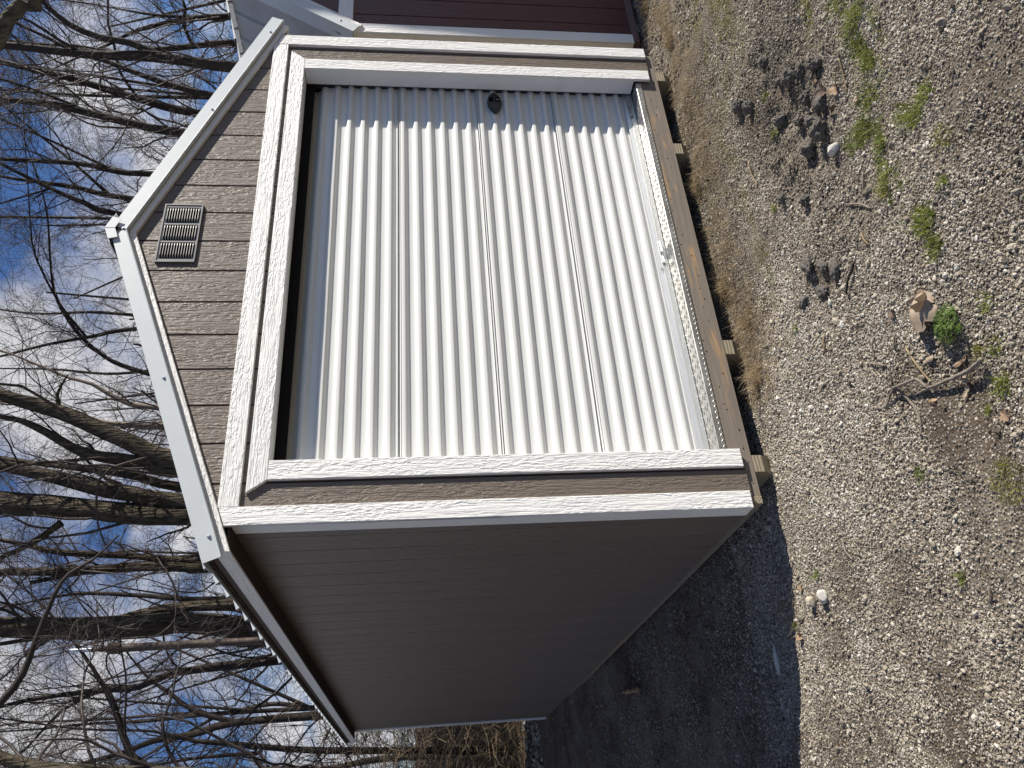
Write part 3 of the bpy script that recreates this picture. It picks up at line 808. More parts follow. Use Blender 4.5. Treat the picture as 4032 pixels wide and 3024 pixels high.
# ================================================================== THE RED BARN BESIDE IT
def build_barn():
    y0 = .30; xl = 3.85; Wb = 3.05; Db = 5.0; xr = xl + Wb; xa = (xl + xr) / 2
    B = empty('barn_shed', (xa, y0 + Db / 2, -.2), 'burgundy gambrel barn shed with white trim and grey metal roof', 'shed')
    zb = -.127; ze = 1.985; zk = 2.945; xk = 4.475; zr = zk + (xa - xk) * .19
    s1 = (zk - ze) / (xk - 3.83)
    def roofz(x):
        x = xa - abs(x - xa)
        return ze + s1 * (x - 3.83) if x < xk else zk + .19 * (x - xk)
    G = .004
    cuts = groove_cuts(4.080, xl + .01, xr - .01, .2032)
    for a, b in zip(cuts[:-1], cuts[1:]):
        u0, u1 = a + G, b - G
        front('siding_plank', [(u0, zb), (u1, zb), (u1, 2.0), (u0, 2.0)], y0 + .0105, .0105, MT['red'], B)
        pts = [(u0, 2.055), (u1, 2.055)]
        for x in sorted([q for q in (u1, xk, xa, 2 * xa - xk, u0) if u0 <= q <= u1], reverse=True): pts.append((x, max(2.06, roofz(x) - .03)))
        front('siding_plank', pts, y0 + .0105, .0105, MT['red'], B)
    front('front_sheathing', [(xl + .01, zb), (xr - .01, zb), (xr - .01, 2.06), (xr - .6, 2.9), (xa, zr - .06), (xl + .6, 2.9), (xl + .01, 2.06)], y0 + .0205, .009, MT['backing'], B)
    cuts = groove_cuts(y0 + .2, y0, y0 + Db)
    for x, nx in ((xl + .0265, -1), (xr - .0265, 1)):
        for a, b in zip(cuts[:-1], cuts[1:]):
            left('siding_plank', [(a + G, zb), (b - G, zb), (b - G, 1.99), (a + G, 1.99)], x, .0105, MT['red'], B, nx=nx)
        left('side_sheathing', [(y0 + .03, zb), (y0 + Db, zb), (y0 + Db, 1.99), (y0 + .03, 1.99)], x + .0095 * (-nx), .009, MT['backing'], B, nx=nx)
    slab('rear_wall', [(xl + .04, y0 + Db, zb), (xr - .04, y0 + Db, zb), (xr - .04, y0 + Db, 2.0), (2 * xa - xk, y0 + Db, 2.9), (xa, y0 + Db, zr - .05), (xk, y0 + Db, 2.9), (xl + .04, y0 + Db, 2.0)], (0, 0, 1), (0, 1, 0), .012, MT['red'], B)
    for x0, x1 in ((xl, xl + .098), (xr - .098, xr)):
        front('corner_trim', [(x0, zb), (x1, zb), (x1, 1.972), (x0, 1.972)], y0, .018, MT['trim'], B)
    left('corner_trim', [(y0 - .0155, zb), (y0 + .095, zb), (y0 + .095, 1.972), (y0 - .0155, 1.972)], xl + .0155, .0155, MT['cream'], B)
    left('corner_trim', [(y0 - .0155, zb), (y0 + .095, zb), (y0 + .095, 1.972), (y0 - .0155, 1.972)], xr - .0155, .0155, MT['cream'], B, nx=1)
    front('frieze_board', [(xl + .01, 1.9725), (xr - .01, 1.9725), (xr - .06, 2.080), (xl + .06, 2.080)], y0, .0175, MT['trim'], B, (1, 0, 0))
    block('rim_board', (xl + .035, y0 + .0005, -.182), (xr - .035, y0 + .038, zb - .0005), MT['redrim'], B, 0)
    block('side_rim', (xl + .03, y0 + .039, -.182), (xl + .068, y0 + Db, zb - .0005), MT['redrim'], B, 1)
    for x in (4.05, 4.9, 5.7, 6.6): block('skid', (x, y0 + .03, -.26), (x + .09, y0 + Db - .1, -.1825), MT['skid'], B, 1)
    # roof: steep lower slope and flatter upper slope each side, front rake trims
    yf = y0 - .045
    for s in (-1, 1):
        X = lambda x: x if s < 0 else 2 * xa - x
        for (xa0, za0, xa1, za1, nm, over) in ((3.815, ze - s1 * .015, xk, zk, 'lower_roof_sheet', .0), (xk - .045, zk - .009 + .012, xa, zr + .012, 'upper_roof_sheet', .0)):
            d = Vector((xa1 - xa0, 0, za1 - za0)).normalized(); up = Vector((-d.z, 0, d.x))
            prof = []; y = yf
            while y < y0 + Db + .05:
                for dy, h in ((0, 0), (.086, 0), (.098, .017), (.120, .017), (.132, 0), (.2286, 0)): prof.append((y + dy, h))
                y += .2286
            v = []; f = []
            for yy, h in prof:
                for x, z in ((xa0, za0), (xa1, za1)):
                    p = Vector((x, yy, z)) + up * h
                    for e in (0, -.003):
                        q = p + up * e; v.append((X(q.x), q.y, q.z))
            for i in range(len(prof) - 1):
                q = i * 4; r = q + 4; f += [(q, r, r + 2, q + 2), (q + 1, q + 3, r + 3, r + 1), (q, q + 1, r + 1, r), (q + 2, r + 2, r + 3, q + 3)]
            mobj(nm, v, f, MT['roofgrey'], B)
            # white wood rake and metal trim below the sheet
            a = Vector((X(xa0), 0, za0)); b = Vector((X(xa1), 0, za1)); upm = Vector((X(up.x) - X(0), 0, up.z))
            yw = y0 + .0
            slab('rake_board', [a + Vector((0, yw, 0)) - upm * .115, b + Vector((0, yw, 0)) - upm * .115, b + Vector((0, yw, 0)) - upm * .006, a + Vector((0, yw, 0)) - upm * .006], (b - a).normalized(), (0, -1, 0), .034, MT['trim'], B)
            pr = [(yf, -.078), (yf + .008, -.083), (yf + .011, -.083), (yf + .004, -.074), (yf + .004, -.003), (yf + .10, -.003 + .021), (yf + .10, .0235), (yf - .001, .0235 - .02), (yf, -.003)]
            sweep('rake_trim', pr, a, b, (0, 1, 0), upm, MT['roofmetal'], B)
            for t in ((.12, .55, .93) if nm[0] == 'l' else (.2, .7)):
                c = a.lerp(b, t) - upm * .045; sc = MB()
                sc.ring_prism([(math.cos(i * math.pi / 3) * .0075, math.sin(i * math.pi / 3) * .0075) for i in range(6)], 0, .006, .001)
                m = Matrix((Vector((1, 0, 0)), Vector((0, 0, 1)), Vector((0, -1, 0)))).transposed().to_4x4(); m.translation = Vector((c.x, yf, c.z)); sc.build('screw', MT['galv'], B, m)
        # pale closure strip along the break, its corrugated edge catching the light
        cl = MB(); y = yf + .02
        while y < y0 + Db:
            cl.add([(X(xk - .040), y, zk - .030), (X(xk - .040), y + .20, zk - .030), (X(xk - .048), y + .205, zk + .002), (X(xk - .048), y - .005, zk + .002),
                    (X(xk - .020), y, zk - .030), (X(xk - .020), y + .20, zk - .030), (X(xk - .020), y + .205, zk + .002), (X(xk - .020), y - .005, zk + .002)],
                   [(0, 1, 2, 3), (4, 7, 6, 5), (0, 4, 5, 1), (0, 3, 7, 4), (1, 5, 6, 2)])
            y += .2286
        cl.build('closure_strip', MT['trim'], B)
    return B
build_barn()

# ================================================================== STEEL PIPE BEHIND THE SHED
def build_pipe():
    x, y = 1.622, 9.306; g0 = gz(x, y)
    p = empty('steel_pipe', (x, y, g0), 'rusty brown steel pipe standing behind the shed, stepping down to a thin pale tube', 'pipe')
    L = lambda z0, z1, r, nm, mt, S=16: MBt([(x, y, z0), (x, y, z1)], [r, r], S, nm, mt, p)
    L(g0 - .1, 4.66, .058, 'lower_pipe', MT['rust']); L(4.66, 6.13, .0615, 'sleeve_pipe', MT['rust'])
    L(4.64, 4.72, .066, 'collar', MT['rust'])
    m = MB(); m.tube([(x, y, 6.04), (x, y, 6.09), (x, y, 6.10), (x, y, 6.16), (x, y, 6.18), (x, y, 6.24)], [.066, .074, .067, .078, .074, .055], 14)
    for a in range(5): m.box((x + .075 * math.cos(a * 1.256) - .012, y + .075 * math.sin(a * 1.256) - .012, 6.05), (x + .075 * math.cos(a * 1.256) + .012, y + .075 * math.sin(a * 1.256) + .012, 6.22))
    m.build('pipe_cap', MT['rust'], p)
    L(6.2, 6.42, .034, 'upper_pipe', MT['rust']); L(6.42, 6.76, .031, 'upper_pipe', MT['galv'])
    for z in (6.31, 6.43):
        m = MB(); m.tube([(x - .02, y, z), (x + .13, y + .02, z + .01), (x + .145, y + .02, z - .02)], [.016, .018, .022], 8); m.tube([(x, y, z - .02), (x, y, z + .02)], [.043, .043], 12); m.build('bracket', MT['rust'], p)
def MBt(pts, r, S, nm, mt, parent):
    m = MB(); m.tube(pts, r, S); return m.build(nm, mt, parent, smooth=False)
build_pipe()

# ================================================================== BARE TREES
TREES = [
 [[(8.98,4.64,4.13,0.0799),(9.04,4.55,5.32,0.0722),(9.05,4.55,6.27,0.0593),(9.1,4.48,7.43,0.0515)],[(9.04,4.56,5.21,0.058),(9.15,4.41,5.62,0.0515),(9.19,4.36,6.04,0.0464),(9.28,4.24,6.43,0.0412),(9.42,4.04,6.7,0.0309),(9.52,3.89,6.81,0.0258)],[(9.05,4.55,6.27,0.0283),(9.14,4.42,6.58,0.0232),(9.29,4.22,6.95,0.018),(9.33,4.17,7.22,0.0129)]],
 [[(10.8,5.55,4.51,0.0535),(10.75,5.62,5.25,0.0491),(10.7,5.69,5.89,0.0446),(10.66,5.74,6.45,0.0387),(10.71,5.67,7.17,0.0297),(10.72,5.66,7.85,0.0208)],[(10.75,5.62,5.25,0.0327),(10.94,5.35,5.36,0.0297),(11.08,5.16,5.3,0.0238),(11.21,4.97,5.35,0.0208)]],
 [[(11.85,5.8,4.79,0.0603),(11.8,5.87,5.58,0.0476),(11.69,6.03,6.4,0.0349),(11.53,6.24,6.96,0.0254),(11.31,6.53,7.81,0.0159)],[(11.85,5.81,4.79,0.0381),(11.83,5.83,5.97,0.0285),(11.87,5.77,6.61,0.0159)]],
 [[(9.49,5.59,4.76,0.05),(9.68,5.37,5.88,0.0416),(9.78,5.24,6.32,0.0361),(9.87,5.13,6.83,0.0305),(9.98,4.98,7.18,0.025),(10.11,4.8,7.67,0.0194)]],
 [[(9.68,6.14,5.12,0.0661),(9.82,5.98,6.09,0.0632),(9.99,5.78,7.02,0.0546),(10.05,5.7,7.48,0.046),(10.14,5.59,8.16,0.0374)],[(9.82,5.98,6.09,0.0259),(10.08,5.67,6.33,0.023),(10.32,5.36,6.36,0.0201),(10.52,5.08,6.4,0.0172),(10.74,4.77,6.34,0.0144)]],
 [[(9.11,6.04,5.27,0.0694),(9.18,5.96,5.98,0.0666),(9.28,5.84,6.67,0.0611),(9.37,5.74,7.35,0.0527),(9.39,5.72,8.04,0.0444)],[(9.28,5.84,6.67,0.0278),(9.46,5.63,7.33,0.0222),(9.57,5.5,7.85,0.0167)]],
 [[(10.77,8.64,6.74,0.0607),(10.8,8.61,7.47,0.0539),(10.9,8.51,8.18,0.0472),(10.94,8.47,9.6,0.0404)],[(10.8,8.61,7.47,0.0303),(11.1,8.3,8.34,0.0253),(11.36,8.02,9.17,0.0169)]],
 [[(11.1,9.71,7.5,0.0607),(11.26,9.56,8.63,0.05),(11.35,9.47,9.53,0.0393),(11.41,9.41,10.12,0.0321)],[(11.18,9.64,8.02,0.0393),(11.61,9.21,8.63,0.0285),(12.0,8.8,9.25,0.0214)]],
 [[(10.18,9.2,7.4,0.0573),(10.34,9.06,8.09,0.0506),(10.55,8.86,8.73,0.0404),(10.88,8.53,9.61,0.0303)],[(10.55,8.86,8.73,0.0236),(10.46,8.94,9.12,0.0202),(10.32,9.07,9.72,0.0152)]],
 [[(8.38,10.63,7.23,0.0438),(8.25,10.72,8.16,0.0371),(8.11,10.81,9.06,0.0303),(7.92,10.94,9.95,0.0236)],[(8.24,10.73,8.28,0.0303),(8.82,10.32,8.78,0.0236),(9.56,9.75,9.16,0.0169),(10.02,9.35,9.19,0.0135)]],
 [[(8.09,12.01,7.34,0.0535),(8.61,11.68,8.56,0.0428),(9.41,11.12,9.21,0.0321),(10.04,10.64,9.31,0.025),(10.92,9.88,9.29,0.0178)]],
 [[(6.0,9.75,6.2,0.0506),(6.12,9.69,6.88,0.0416),(6.4,9.53,7.41,0.0327),(6.5,9.47,7.8,0.0268),(6.8,9.28,8.58,0.0208),(6.93,9.19,8.96,0.0149)]],
 [[(7.56,13.46,7.33,0.0829),(7.6,13.44,8.13,0.0678),(7.69,13.39,8.84,0.0565),(7.93,13.26,9.64,0.0452),(8.13,13.15,10.96,0.0339)]],
 [[(4.47,8.85,5.45,0.1499),(4.77,8.71,6.22,0.1392),(5.24,8.46,7.3,0.1204),(5.41,8.37,7.89,0.1044),(5.52,8.3,8.24,0.0937)],[(4.36,8.9,5.45,0.1151),(4.52,8.83,6.22,0.1044),(4.65,8.77,6.94,0.083),(4.96,8.61,7.54,0.0642),(5.12,8.53,7.89,0.0482),(5.19,8.49,8.24,0.0375)],[(5.24,8.46,7.3,0.0401),(5.49,8.32,7.37,0.0294),(5.77,8.16,7.2,0.0134)]],
 [[(4.69,10.4,5.83,0.0862),(4.89,10.31,6.6,0.0714),(5.02,10.25,7.4,0.0595),(5.16,10.19,8.45,0.0446),(5.25,10.14,8.97,0.0357)]],
 [[(3.85,9.66,5.45,0.1804),(3.92,9.63,6.49,0.1721),(4.05,9.58,7.48,0.1776),(4.14,9.55,8.45,0.1748)],[(4.05,9.58,5.46,0.1318),(4.29,9.48,6.75,0.1277),(4.49,9.4,7.5,0.1166),(4.63,9.33,8.11,0.1027),(4.72,9.29,8.47,0.0916)],[(3.8,9.68,7.47,0.0638),(3.49,9.8,7.93,0.0472),(3.29,9.87,8.39,0.0361)]],
 [[(3.63,11.86,5.49,0.1142),(3.7,11.84,6.58,0.1015),(3.67,11.85,7.98,0.0793),(3.7,11.84,9.34,0.0634)],[(3.72,11.84,5.59,0.0634),(3.81,11.8,6.31,0.0666),(3.91,11.77,7.16,0.0603),(4.01,11.74,8.28,0.0571),(4.14,11.69,8.84,0.0476),(4.27,11.64,9.39,0.0381)],[(3.69,11.84,7.42,0.0507),(3.58,11.88,8.24,0.0412),(3.49,11.91,8.79,0.0349)]],
 [[(3.33,13.0,5.28,0.0573),(3.36,12.99,6.26,0.0506),(3.47,12.96,7.16,0.0438),(3.55,12.93,8.34,0.0337),(3.4,12.98,9.48,0.0202)]],
 [[(2.15,10.72,4.28,0.1797),(2.31,10.68,5.54,0.184),(2.31,10.68,6.3,0.1897),(2.31,10.68,7.29,0.1811),(2.38,10.67,8.51,0.1725)],[(2.55,10.62,4.61,0.1035),(2.56,10.62,5.56,0.0834),(2.52,10.63,6.07,0.069),(2.44,10.65,6.56,0.0517)]],
 [[(1.7,11.33,4.69,0.0773),(1.6,11.35,5.88,0.0624),(1.43,11.39,6.37,0.0565),(1.4,11.39,7.12,0.0476),(1.35,11.4,7.86,0.0387),(1.24,11.42,8.57,0.0297)],[(1.4,11.39,7.02,0.0387),(1.12,11.44,7.58,0.0268),(0.43,11.53,8.19,0.0149)]],
 [[(0.93,12.48,3.48,0.0793),(0.89,12.48,5.0,0.0666),(0.75,12.5,5.66,0.0603),(0.69,12.51,6.33,0.0539),(0.53,12.53,6.83,0.0444),(0.38,12.55,7.59,0.0349)],[(0.88,12.49,4.84,0.0539),(1.15,12.45,5.7,0.0444),(1.48,12.39,6.14,0.0349),(1.7,12.35,6.49,0.0254),(2.18,12.26,6.94,0.0159)]],
 [[(-0.23,9.59,4.29,0.0825),(-0.03,9.57,5.49,0.0722),(0.31,9.53,5.81,0.0515),(0.63,9.49,5.96,0.0464),(0.95,9.44,6.11,0.0412),(1.21,9.39,6.31,0.0335),(1.55,9.32,6.56,0.0232)]],
 [[(0.16,10.56,3.34,0.05),(0.33,10.54,4.55,0.0416),(0.41,10.53,5.14,0.0333),(0.58,10.51,5.74,0.0222)],[(0.17,10.56,4.06,0.0333),(0.16,10.56,5.0,0.0278),(0.1,10.56,5.69,0.0194)]],
 [[(-0.12,8.58,6.06,0.113),(-0.01,8.56,6.65,0.0952),(0.13,8.55,7.06,0.0785),(0.32,8.53,7.47,0.0666)]],
]

def rot_away(t, ang, az):
    """rotate unit vectors t (N,3) away from themselves by ang, about azimuth az"""
    ref = np.where(np.abs(t[:, 2:3]) > .9, np.array([[1., 0, 0]]), np.array([[0, 0, 1.]]))
    a = np.cross(t, ref); a /= np.linalg.norm(a, axis=1, keepdims=True) + 1e-9
    b = np.cross(t, a)
    s = np.cos(az)[:, None] * a + np.sin(az)[:, None] * b
    return np.cos(ang)[:, None] * t + np.sin(ang)[:, None] * s
def grow(rg, p0, d0, length, r0, K, wig, up, tip=.35):
    n = len(p0); pts = np.empty((n, K + 1, 3)); pts[:, 0] = p0; d = d0.copy()
    st = (length / K)[:, None]
    for k in range(K):
        d = d + rg.normal(0, wig, (n, 3)); d[:, 2] += up
        d /= np.linalg.norm(d, axis=1, keepdims=True) + 1e-9
        pts[:, k + 1] = pts[:, k] + d * st
    rad = r0[:, None] * np.linspace(1, tip, K + 1)[None, :]
    return pts, rad
def spawn(rg, pts, rad, m, tmin, amin, amax, lmin, lmax, lens, rf, tmax=1.0):
    n, K1, _ = pts.shape; K = K1 - 1
    par = np.repeat(np.arange(n), m); t = rg.uniform(tmin, tmax, n * m) * K
    i = np.minimum(t.astype(int), K - 1); f = (t - i)[:, None]
    p = pts[par, i] * (1 - f) + pts[par, i + 1] * f
    r = rad[par, i] * (1 - f[:, 0]) + rad[par, i + 1] * f[:, 0]
    tg = pts[par, i + 1] - pts[par, i]; tg /= np.linalg.norm(tg, axis=1, keepdims=True) + 1e-9
    d = rot_away(tg, rg.uniform(amin, amax, n * m), rg.uniform(0, 2 * np.pi, n * m))
    L = lens[par] * rg.uniform(lmin, lmax, n * m) * (1.15 - .55 * t / K)
    return p, d, L, r * rf
def catmull(P, step):
    P = np.array(P, float); Q = np.vstack([2 * P[0] - P[1], P, 2 * P[-1] - P[-2]]); out = []
    for i in range(1, len(Q) - 2):
        n = max(2, int(np.linalg.norm(Q[i + 1, :3] - Q[i, :3]) / step)); t = np.linspace(0, 1, n, endpoint=False)[:, None]
        p0, p1, p2, p3 = Q[i - 1], Q[i], Q[i + 1], Q[i + 2]
        out.append(.5 * ((2 * p1) + (-p0 + p2) * t + (2 * p0 - 5 * p1 + 4 * p2 - p3) * t ** 2 + (-p0 + 3 * p1 - 3 * p2 + p3) * t ** 3))
    out.append(P[-1:]); out = np.vstack(out); out[:, 3] = np.maximum(out[:, 3], .004); return out
class Geo:
    def __init__(s): s.v = []; s.q = []; s.n = 0
    def add(s, pts, rad, S):
        v, q = tube_geo(pts, rad, S); s.v.append(v); s.q.append(q + s.n); s.n += len(v)
    def build(s, name, mat, parent, loc):
        v = np.vstack(s.v) - np.array(loc)[None, :]
        return mobj(name, v, np.vstack(s.q), mat, parent, Matrix.Translation(Vector(loc)), smooth=True)
def trunk_tube(geo, path, S, rg, rough=.06):
    c = catmull(path, .22); v, q = tube_geo(c[None, :, :3], c[None, :, 3], S)
    K = len(c); v = v.reshape(K, S, 3); off = v - c[:, None, :3]
    ph = rg.uniform(0, 6.28, 4); an = np.arange(S) * 2 * np.pi / S; h = np.arange(K) * .22
    k = 1 + rough * (np.sin(3 * an[None] + h[:, None] * .8 + ph[0]) + .7 * np.sin(5 * an[None] - h[:, None] * 1.7 + ph[1]) + .5 * np.sin(2 * an[None] + h[:, None] * 2.9 + ph[2])) + rg.normal(0, rough * .35, (K, S))
    v = c[:, None, :3] + off * k[:, :, None]
    geo.v.append(v.reshape(-1, 3)); geo.q.append(q + geo.n); geo.n += K * S
    return c
def crown_geo(rg, stems, dens, zmin, far):
    """stems: list of (n,4) centre lines; returns one Geo of limbs, branches and twigs"""
    G = Geo()
    P0 = []; D0 = []; L0 = []; R0 = []
    for c in stems:
        seg = np.linalg.norm(np.diff(c[:, :3], axis=0), axis=1); tot = seg.sum()
        ok = np.where(c[:-1, 2] > zmin)[0]
        if len(ok) < 2: continue
        m = max(3, int(tot * dens))
        i = rg.choice(ok, m); f = rg.random(m)[:, None]
        p = c[i, :3] * (1 - f) + c[i + 1, :3] * f; r = c[i, 3]
        tg = c[i + 1, :3] - c[i, :3]; tg /= np.linalg.norm(tg, axis=1, keepdims=True) + 1e-9
        d = rot_away(tg, rg.uniform(.40, 1.0, m), rg.uniform(0, 6.283, m))
        P0.append(p); D0.append(d); L0.append(rg.uniform(.8, 2.9, m)); R0.append(np.clip(r * rg.uniform(.16, .36, m), .008, .030))
    P0 = np.vstack(P0); D0 = np.vstack(D0); L0 = np.concatenate(L0); R0 = np.concatenate(R0)
    a, ar = grow(rg, P0, D0, L0, R0, 9, .21, .05); G.add(a, ar, 5)
    p, d, L, r = spawn(rg, a, ar, 4, .12, .4, 1.1, .30, .60, L0, .55); r = np.clip(r, .004, .010)
    b, br = grow(rg, p, d, L, r, 6, .28, .04); G.add(b, br, 4)
    p, d, L2, r = spawn(rg, b, br, 5, .1, .35, 1.1, .35, .75, L, .62); r = np.clip(r, .0028, .0055)
    e, er = grow(rg, p, d, L2, r, 4, .32, .03, .5); G.add(e, er, 3)
    # also straight from the limbs
    p, d, L3, r = spawn(rg, a, ar, 4, .1, .5, 1.3, .12, .28, L0, .3); r = np.clip(r, .0026, .005)
    g, gr = grow(rg, p, d, L3, r, 4, .32, .03, .5); G.add(g, gr, 3)
    p, d, L4, r = spawn(rg, e, er, 3, .15, .35, 1.0, .35, .8, L2, .7); r = np.clip(r, .0020, .0034)
    h, hr = grow(rg, p, d, np.maximum(L4, .07), r, 2, .25, .02, .6); G.add(h, hr, 3)
    return G
TREE_TEXT = TREE_LABELS = [
 ('dark forked bare tree leaning over the corner where shed roof and red barn roof meet', 'bark2'),
 ('bare tree with a low slanting fork rising behind the far end of the red barn', 'bark2'),
 ('thin bare tree with sideways limbs highest up the red barn roof', 'bark2'),
 ('slender brownish bare tree leaning over the barn-side rake, nearest the forked tree', 'bark2'),
 ('straight dark bare tree over the middle of the barn-side rake with a thin crossing limb', 'bark2'),
 ('dark bare tree over the barn-side rake, next one towards the ridge cap', 'bark2'),
 ('dark upright bare tree over the barn-side rake, second from the ridge cap', 'bark2'),
 ('thin leaning bare tree just beside the ridge cap on the barn side', 'bark2'),
 ('thin curved bare tree rising directly behind the ridge cap', 'bark2'),
 ('thin wide-forked bare tree behind the gable, first past the ridge cap on the open side', 'bark2'),
 ('slim strongly leaning bare tree crossing the others past the ridge cap on the open side', 'bark2'),
 ('slim pinkish bare tree behind the middle of the open-side roof slope', 'bark3'),
 ('pale smooth bare tree trunk catching sun low behind the open-side roof slope', 'bark3'),
 ('thick leaning tree trunk with a bleached broken branch stub, forked low behind the roof', 'bark'),
 ('medium mossy leaning trunk between the two thick trunk pairs behind the roof', 'bark'),
 ('massive rough-barked twin tree trunks rising behind the lower end of the open-side roof', 'bark'),
 ('straight rough-barked tree beside the eave corner with a snapped limb stub', 'bark'),
 ('thin dark tree between the eave corner tree and the thick trunk by the pipe', 'bark2'),
 ('thick straight ridged tree trunk standing right beside the rusty pipe', 'bark'),
 ('curving bare tree over the open side of the rusty pipe', 'bark2'),
 ('low forked bare tree leaning above the far eave of the shed', 'bark2'),
 ('bent bare sapling crossing diagonally in front of other branches beyond the pipe', 'bark2'),
 ('thin twin-stemmed bare tree rising from the brambles behind the shed', 'bark2'),
 ('thick dark tree at the outer edge of the brambles behind the shed', 'bark'),
]
def build_trees():
    for ti, paths in enumerate(TREES):
        rg = np.random.default_rng(100 + ti)
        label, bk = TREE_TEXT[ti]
        main = [list(p) for p in paths[0]]
        p0, p1 = np.array(main[0]), np.array(main[1])
        d = p0[:3] - p1[:3]; d /= np.linalg.norm(d); d = d * .5 + np.array([0, 0, -1.]) * .5; d /= np.linalg.norm(d)
        zg = gz(p0[0] + d[0] * 2, p0[1] + d[1] * 2)
        n = max(.5, (p0[2] - zg) / -d[2])
        base = p0[:3] + d * n; mid = p0[:3] + d * n * .55
        full = [(*base[:2], zg - .15, p0[3] * 1.55), (*(base + (mid - base) * .12), p0[3] * 1.25), (*mid, p0[3] * 1.08)] + main
        stems_in = [full] + [list(p) for p in paths[1:]]
        geo = Geo(); stems = []
        for si, pth in enumerate(stems_in):
            a, b = np.array(pth[-2]), np.array(pth[-1]); dd = b[:3] - a[:3]; dd /= np.linalg.norm(dd)
            short = pth[-1][2] < 5 or len(pth) < 3 or (ti == 16 and si == 2) or (ti == 13 and si == 2)
            if not short:
                for k in range(3):
                    dd = dd + rg.normal(0, .10, 3) + np.array([0, 0, .10]); dd /= np.linalg.norm(dd)
                    q = np.array(pth[-1][:3]) + dd * 1.1
                    pth = list(pth) + [(*q, pth[-1][3] * .76)]
            big = pth[0][3] > .06
            c = trunk_tube(geo, pth, 14 if big else 9, rg, .075 if bk == 'bark' else .06); stems.append(c)
        t = empty('bare_tree', (base[0], base[1], zg), label, 'tree')
        loc = (base[0], base[1], zg)
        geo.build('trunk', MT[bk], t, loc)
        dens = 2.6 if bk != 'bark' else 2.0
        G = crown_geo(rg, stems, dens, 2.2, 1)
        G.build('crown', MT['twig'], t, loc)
    # smaller trees of the wood behind: six shapes, copied
    protos = []
    places = [(-1.6, 15.5), (.6, 18.6), (1.6, 15.4), (4.4, 18.0), (7.4, 16.2), (10.2, 12.4), (13.2, 9.0), (-.4, 13.6), (3.1, 16.2), (5.6, 15.2), (8.6, 13.6), (11.6, 10.8), (14.6, 7.2), (12.2, 14.4), (-2.9, 20.5), (6.4, 20.5), (2.6, 22.5), (16.5, 5.8)]
    for i, (x, y) in enumerate(places):
        zg = gz(x, y); rg = np.random.default_rng(500 + i)
        if i < 5:
            H = rg.uniform(9.5, 12.5); r = rg.uniform(.05, .09); n = 9; ln = rg.normal(0, .07, 2)
            pth = [(ln[0] * H * (k / n) + rg.normal(0, .07), ln[1] * H * (k / n) + rg.normal(0, .07), H * k / n - .1, r * (1.15 - .95 * k / n)) for k in range(n + 1)]
            geo = Geo(); stems = [trunk_tube(geo, pth, 8, rg, .03)]
            for f in range(2):
                k = int(rg.integers(3, 6)); s = pth[k]; dx, dy = rg.normal(0, .35, 2)
                p2 = [s] + [(s[0] + dx * j, s[1] + dy * j, s[2] + 1.1 * j, s[3] * (.8 - .12 * j)) for j in range(1, 5)]; p2[0] = (*s[:3], s[3] * .8)
                stems.append(trunk_tube(geo, p2, 7, rg, .03))
            t = empty('slender_tree', (x, y, zg), 'slender bare tree deep in the crowded woods behind the sheds', 'tree', 'slender trees deep in the woods')
            tr = geo.build('trunk', MT['bark2'], t, (0, 0, 0)); cr = crown_geo(rg, stems, 1.5, 1.6, 1).build('crown', MT['twig'], t, (0, 0, 0))
            for o in (tr, cr): o.matrix_parent_inverse = Matrix.Identity(4)
            protos.append((t, tr, cr))
        else:
            a, b, c = protos[i % 5]
            t = a.copy(); COL.objects.link(t); t.location = (x, y, zg); t.rotation_euler = (0, 0, float(rg.uniform(0, 6.28))); s = float(rg.uniform(.85, 1.15)); t.scale = (s, s, s)
            for o in (b, c):
                q = o.copy(); COL.objects.link(q); q.parent = t
    # limbs that reach in from trees standing outside the view
    for nm, lab, pth, root, seed in (
        ('near_tree', 'near tree whose mossy limb droops down across the trunks beyond the pipe', LIMB_A, (-3.2, 6.6), 71),
        ('near_tree', 'near tree whose thick rough limb crosses the sky above the barn', LIMB_B, (7.9, -1.6), 72)):
        rg = np.random.default_rng(seed); zg = gz(*root); geo = Geo()
        a = np.array(pth[0]); s = -1 if seed == 71 else 1
        top = a[:3]; tr = [(root[0], root[1], zg - .2, .26), (root[0] + .1, root[1], zg + .4, .2), (root[0] + .1, root[1] + .05, 3.0, .17), (root[0] + .2, root[1] + .1, 6.0, .14), (root[0] + .1, root[1], 9.0, .10)]
        c0 = trunk_tube(geo, tr, 14, rg, .05)
        st = np.array(tr[3][:3]); k1 = st * .6 + top * .4 + np.array([0, 0, .5 if seed == 71 else -.3])
        lim = [(*st, a[3] * 1.3), (*k1, a[3] * 1.15)] + [tuple(p) for p in pth]
        c1 = trunk_tube(geo, lim, 10, rg, .05)
        t = empty(nm, (root[0], root[1], zg), lab, 'tree'); loc = (root[0], root[1], zg)
        geo.build('trunk', MT['bark2' if seed == 71 else 'bark'], t, loc); crown_geo(rg, [c1[len(c1) // 4:]], 1.2, 2, 1).build('crown', MT['twig'], t, loc)
LIMB_A = [[-0.07, 5.55, 6.13, 0.0446], [0.27, 5.5, 5.77, 0.0393], [0.54, 5.45, 5.59, 0.0339], [0.8, 5.39, 5.52, 0.0285], [1.28, 5.26, 5.37, 0.0232], [1.49, 5.2, 5.24, 0.0178], [1.62, 5.16, 5.01, 0.0143], [1.85, 5.07, 4.76, 0.0089]]
LIMB_B = [[6.25, 1.59, 5.17, 0.0624], [6.13, 1.76, 5.33, 0.0714], [6.06, 1.86, 5.48, 0.0678], [5.96, 2.01, 5.6, 0.0624], [5.8, 2.22, 5.8, 0.0535]]
build_trees()

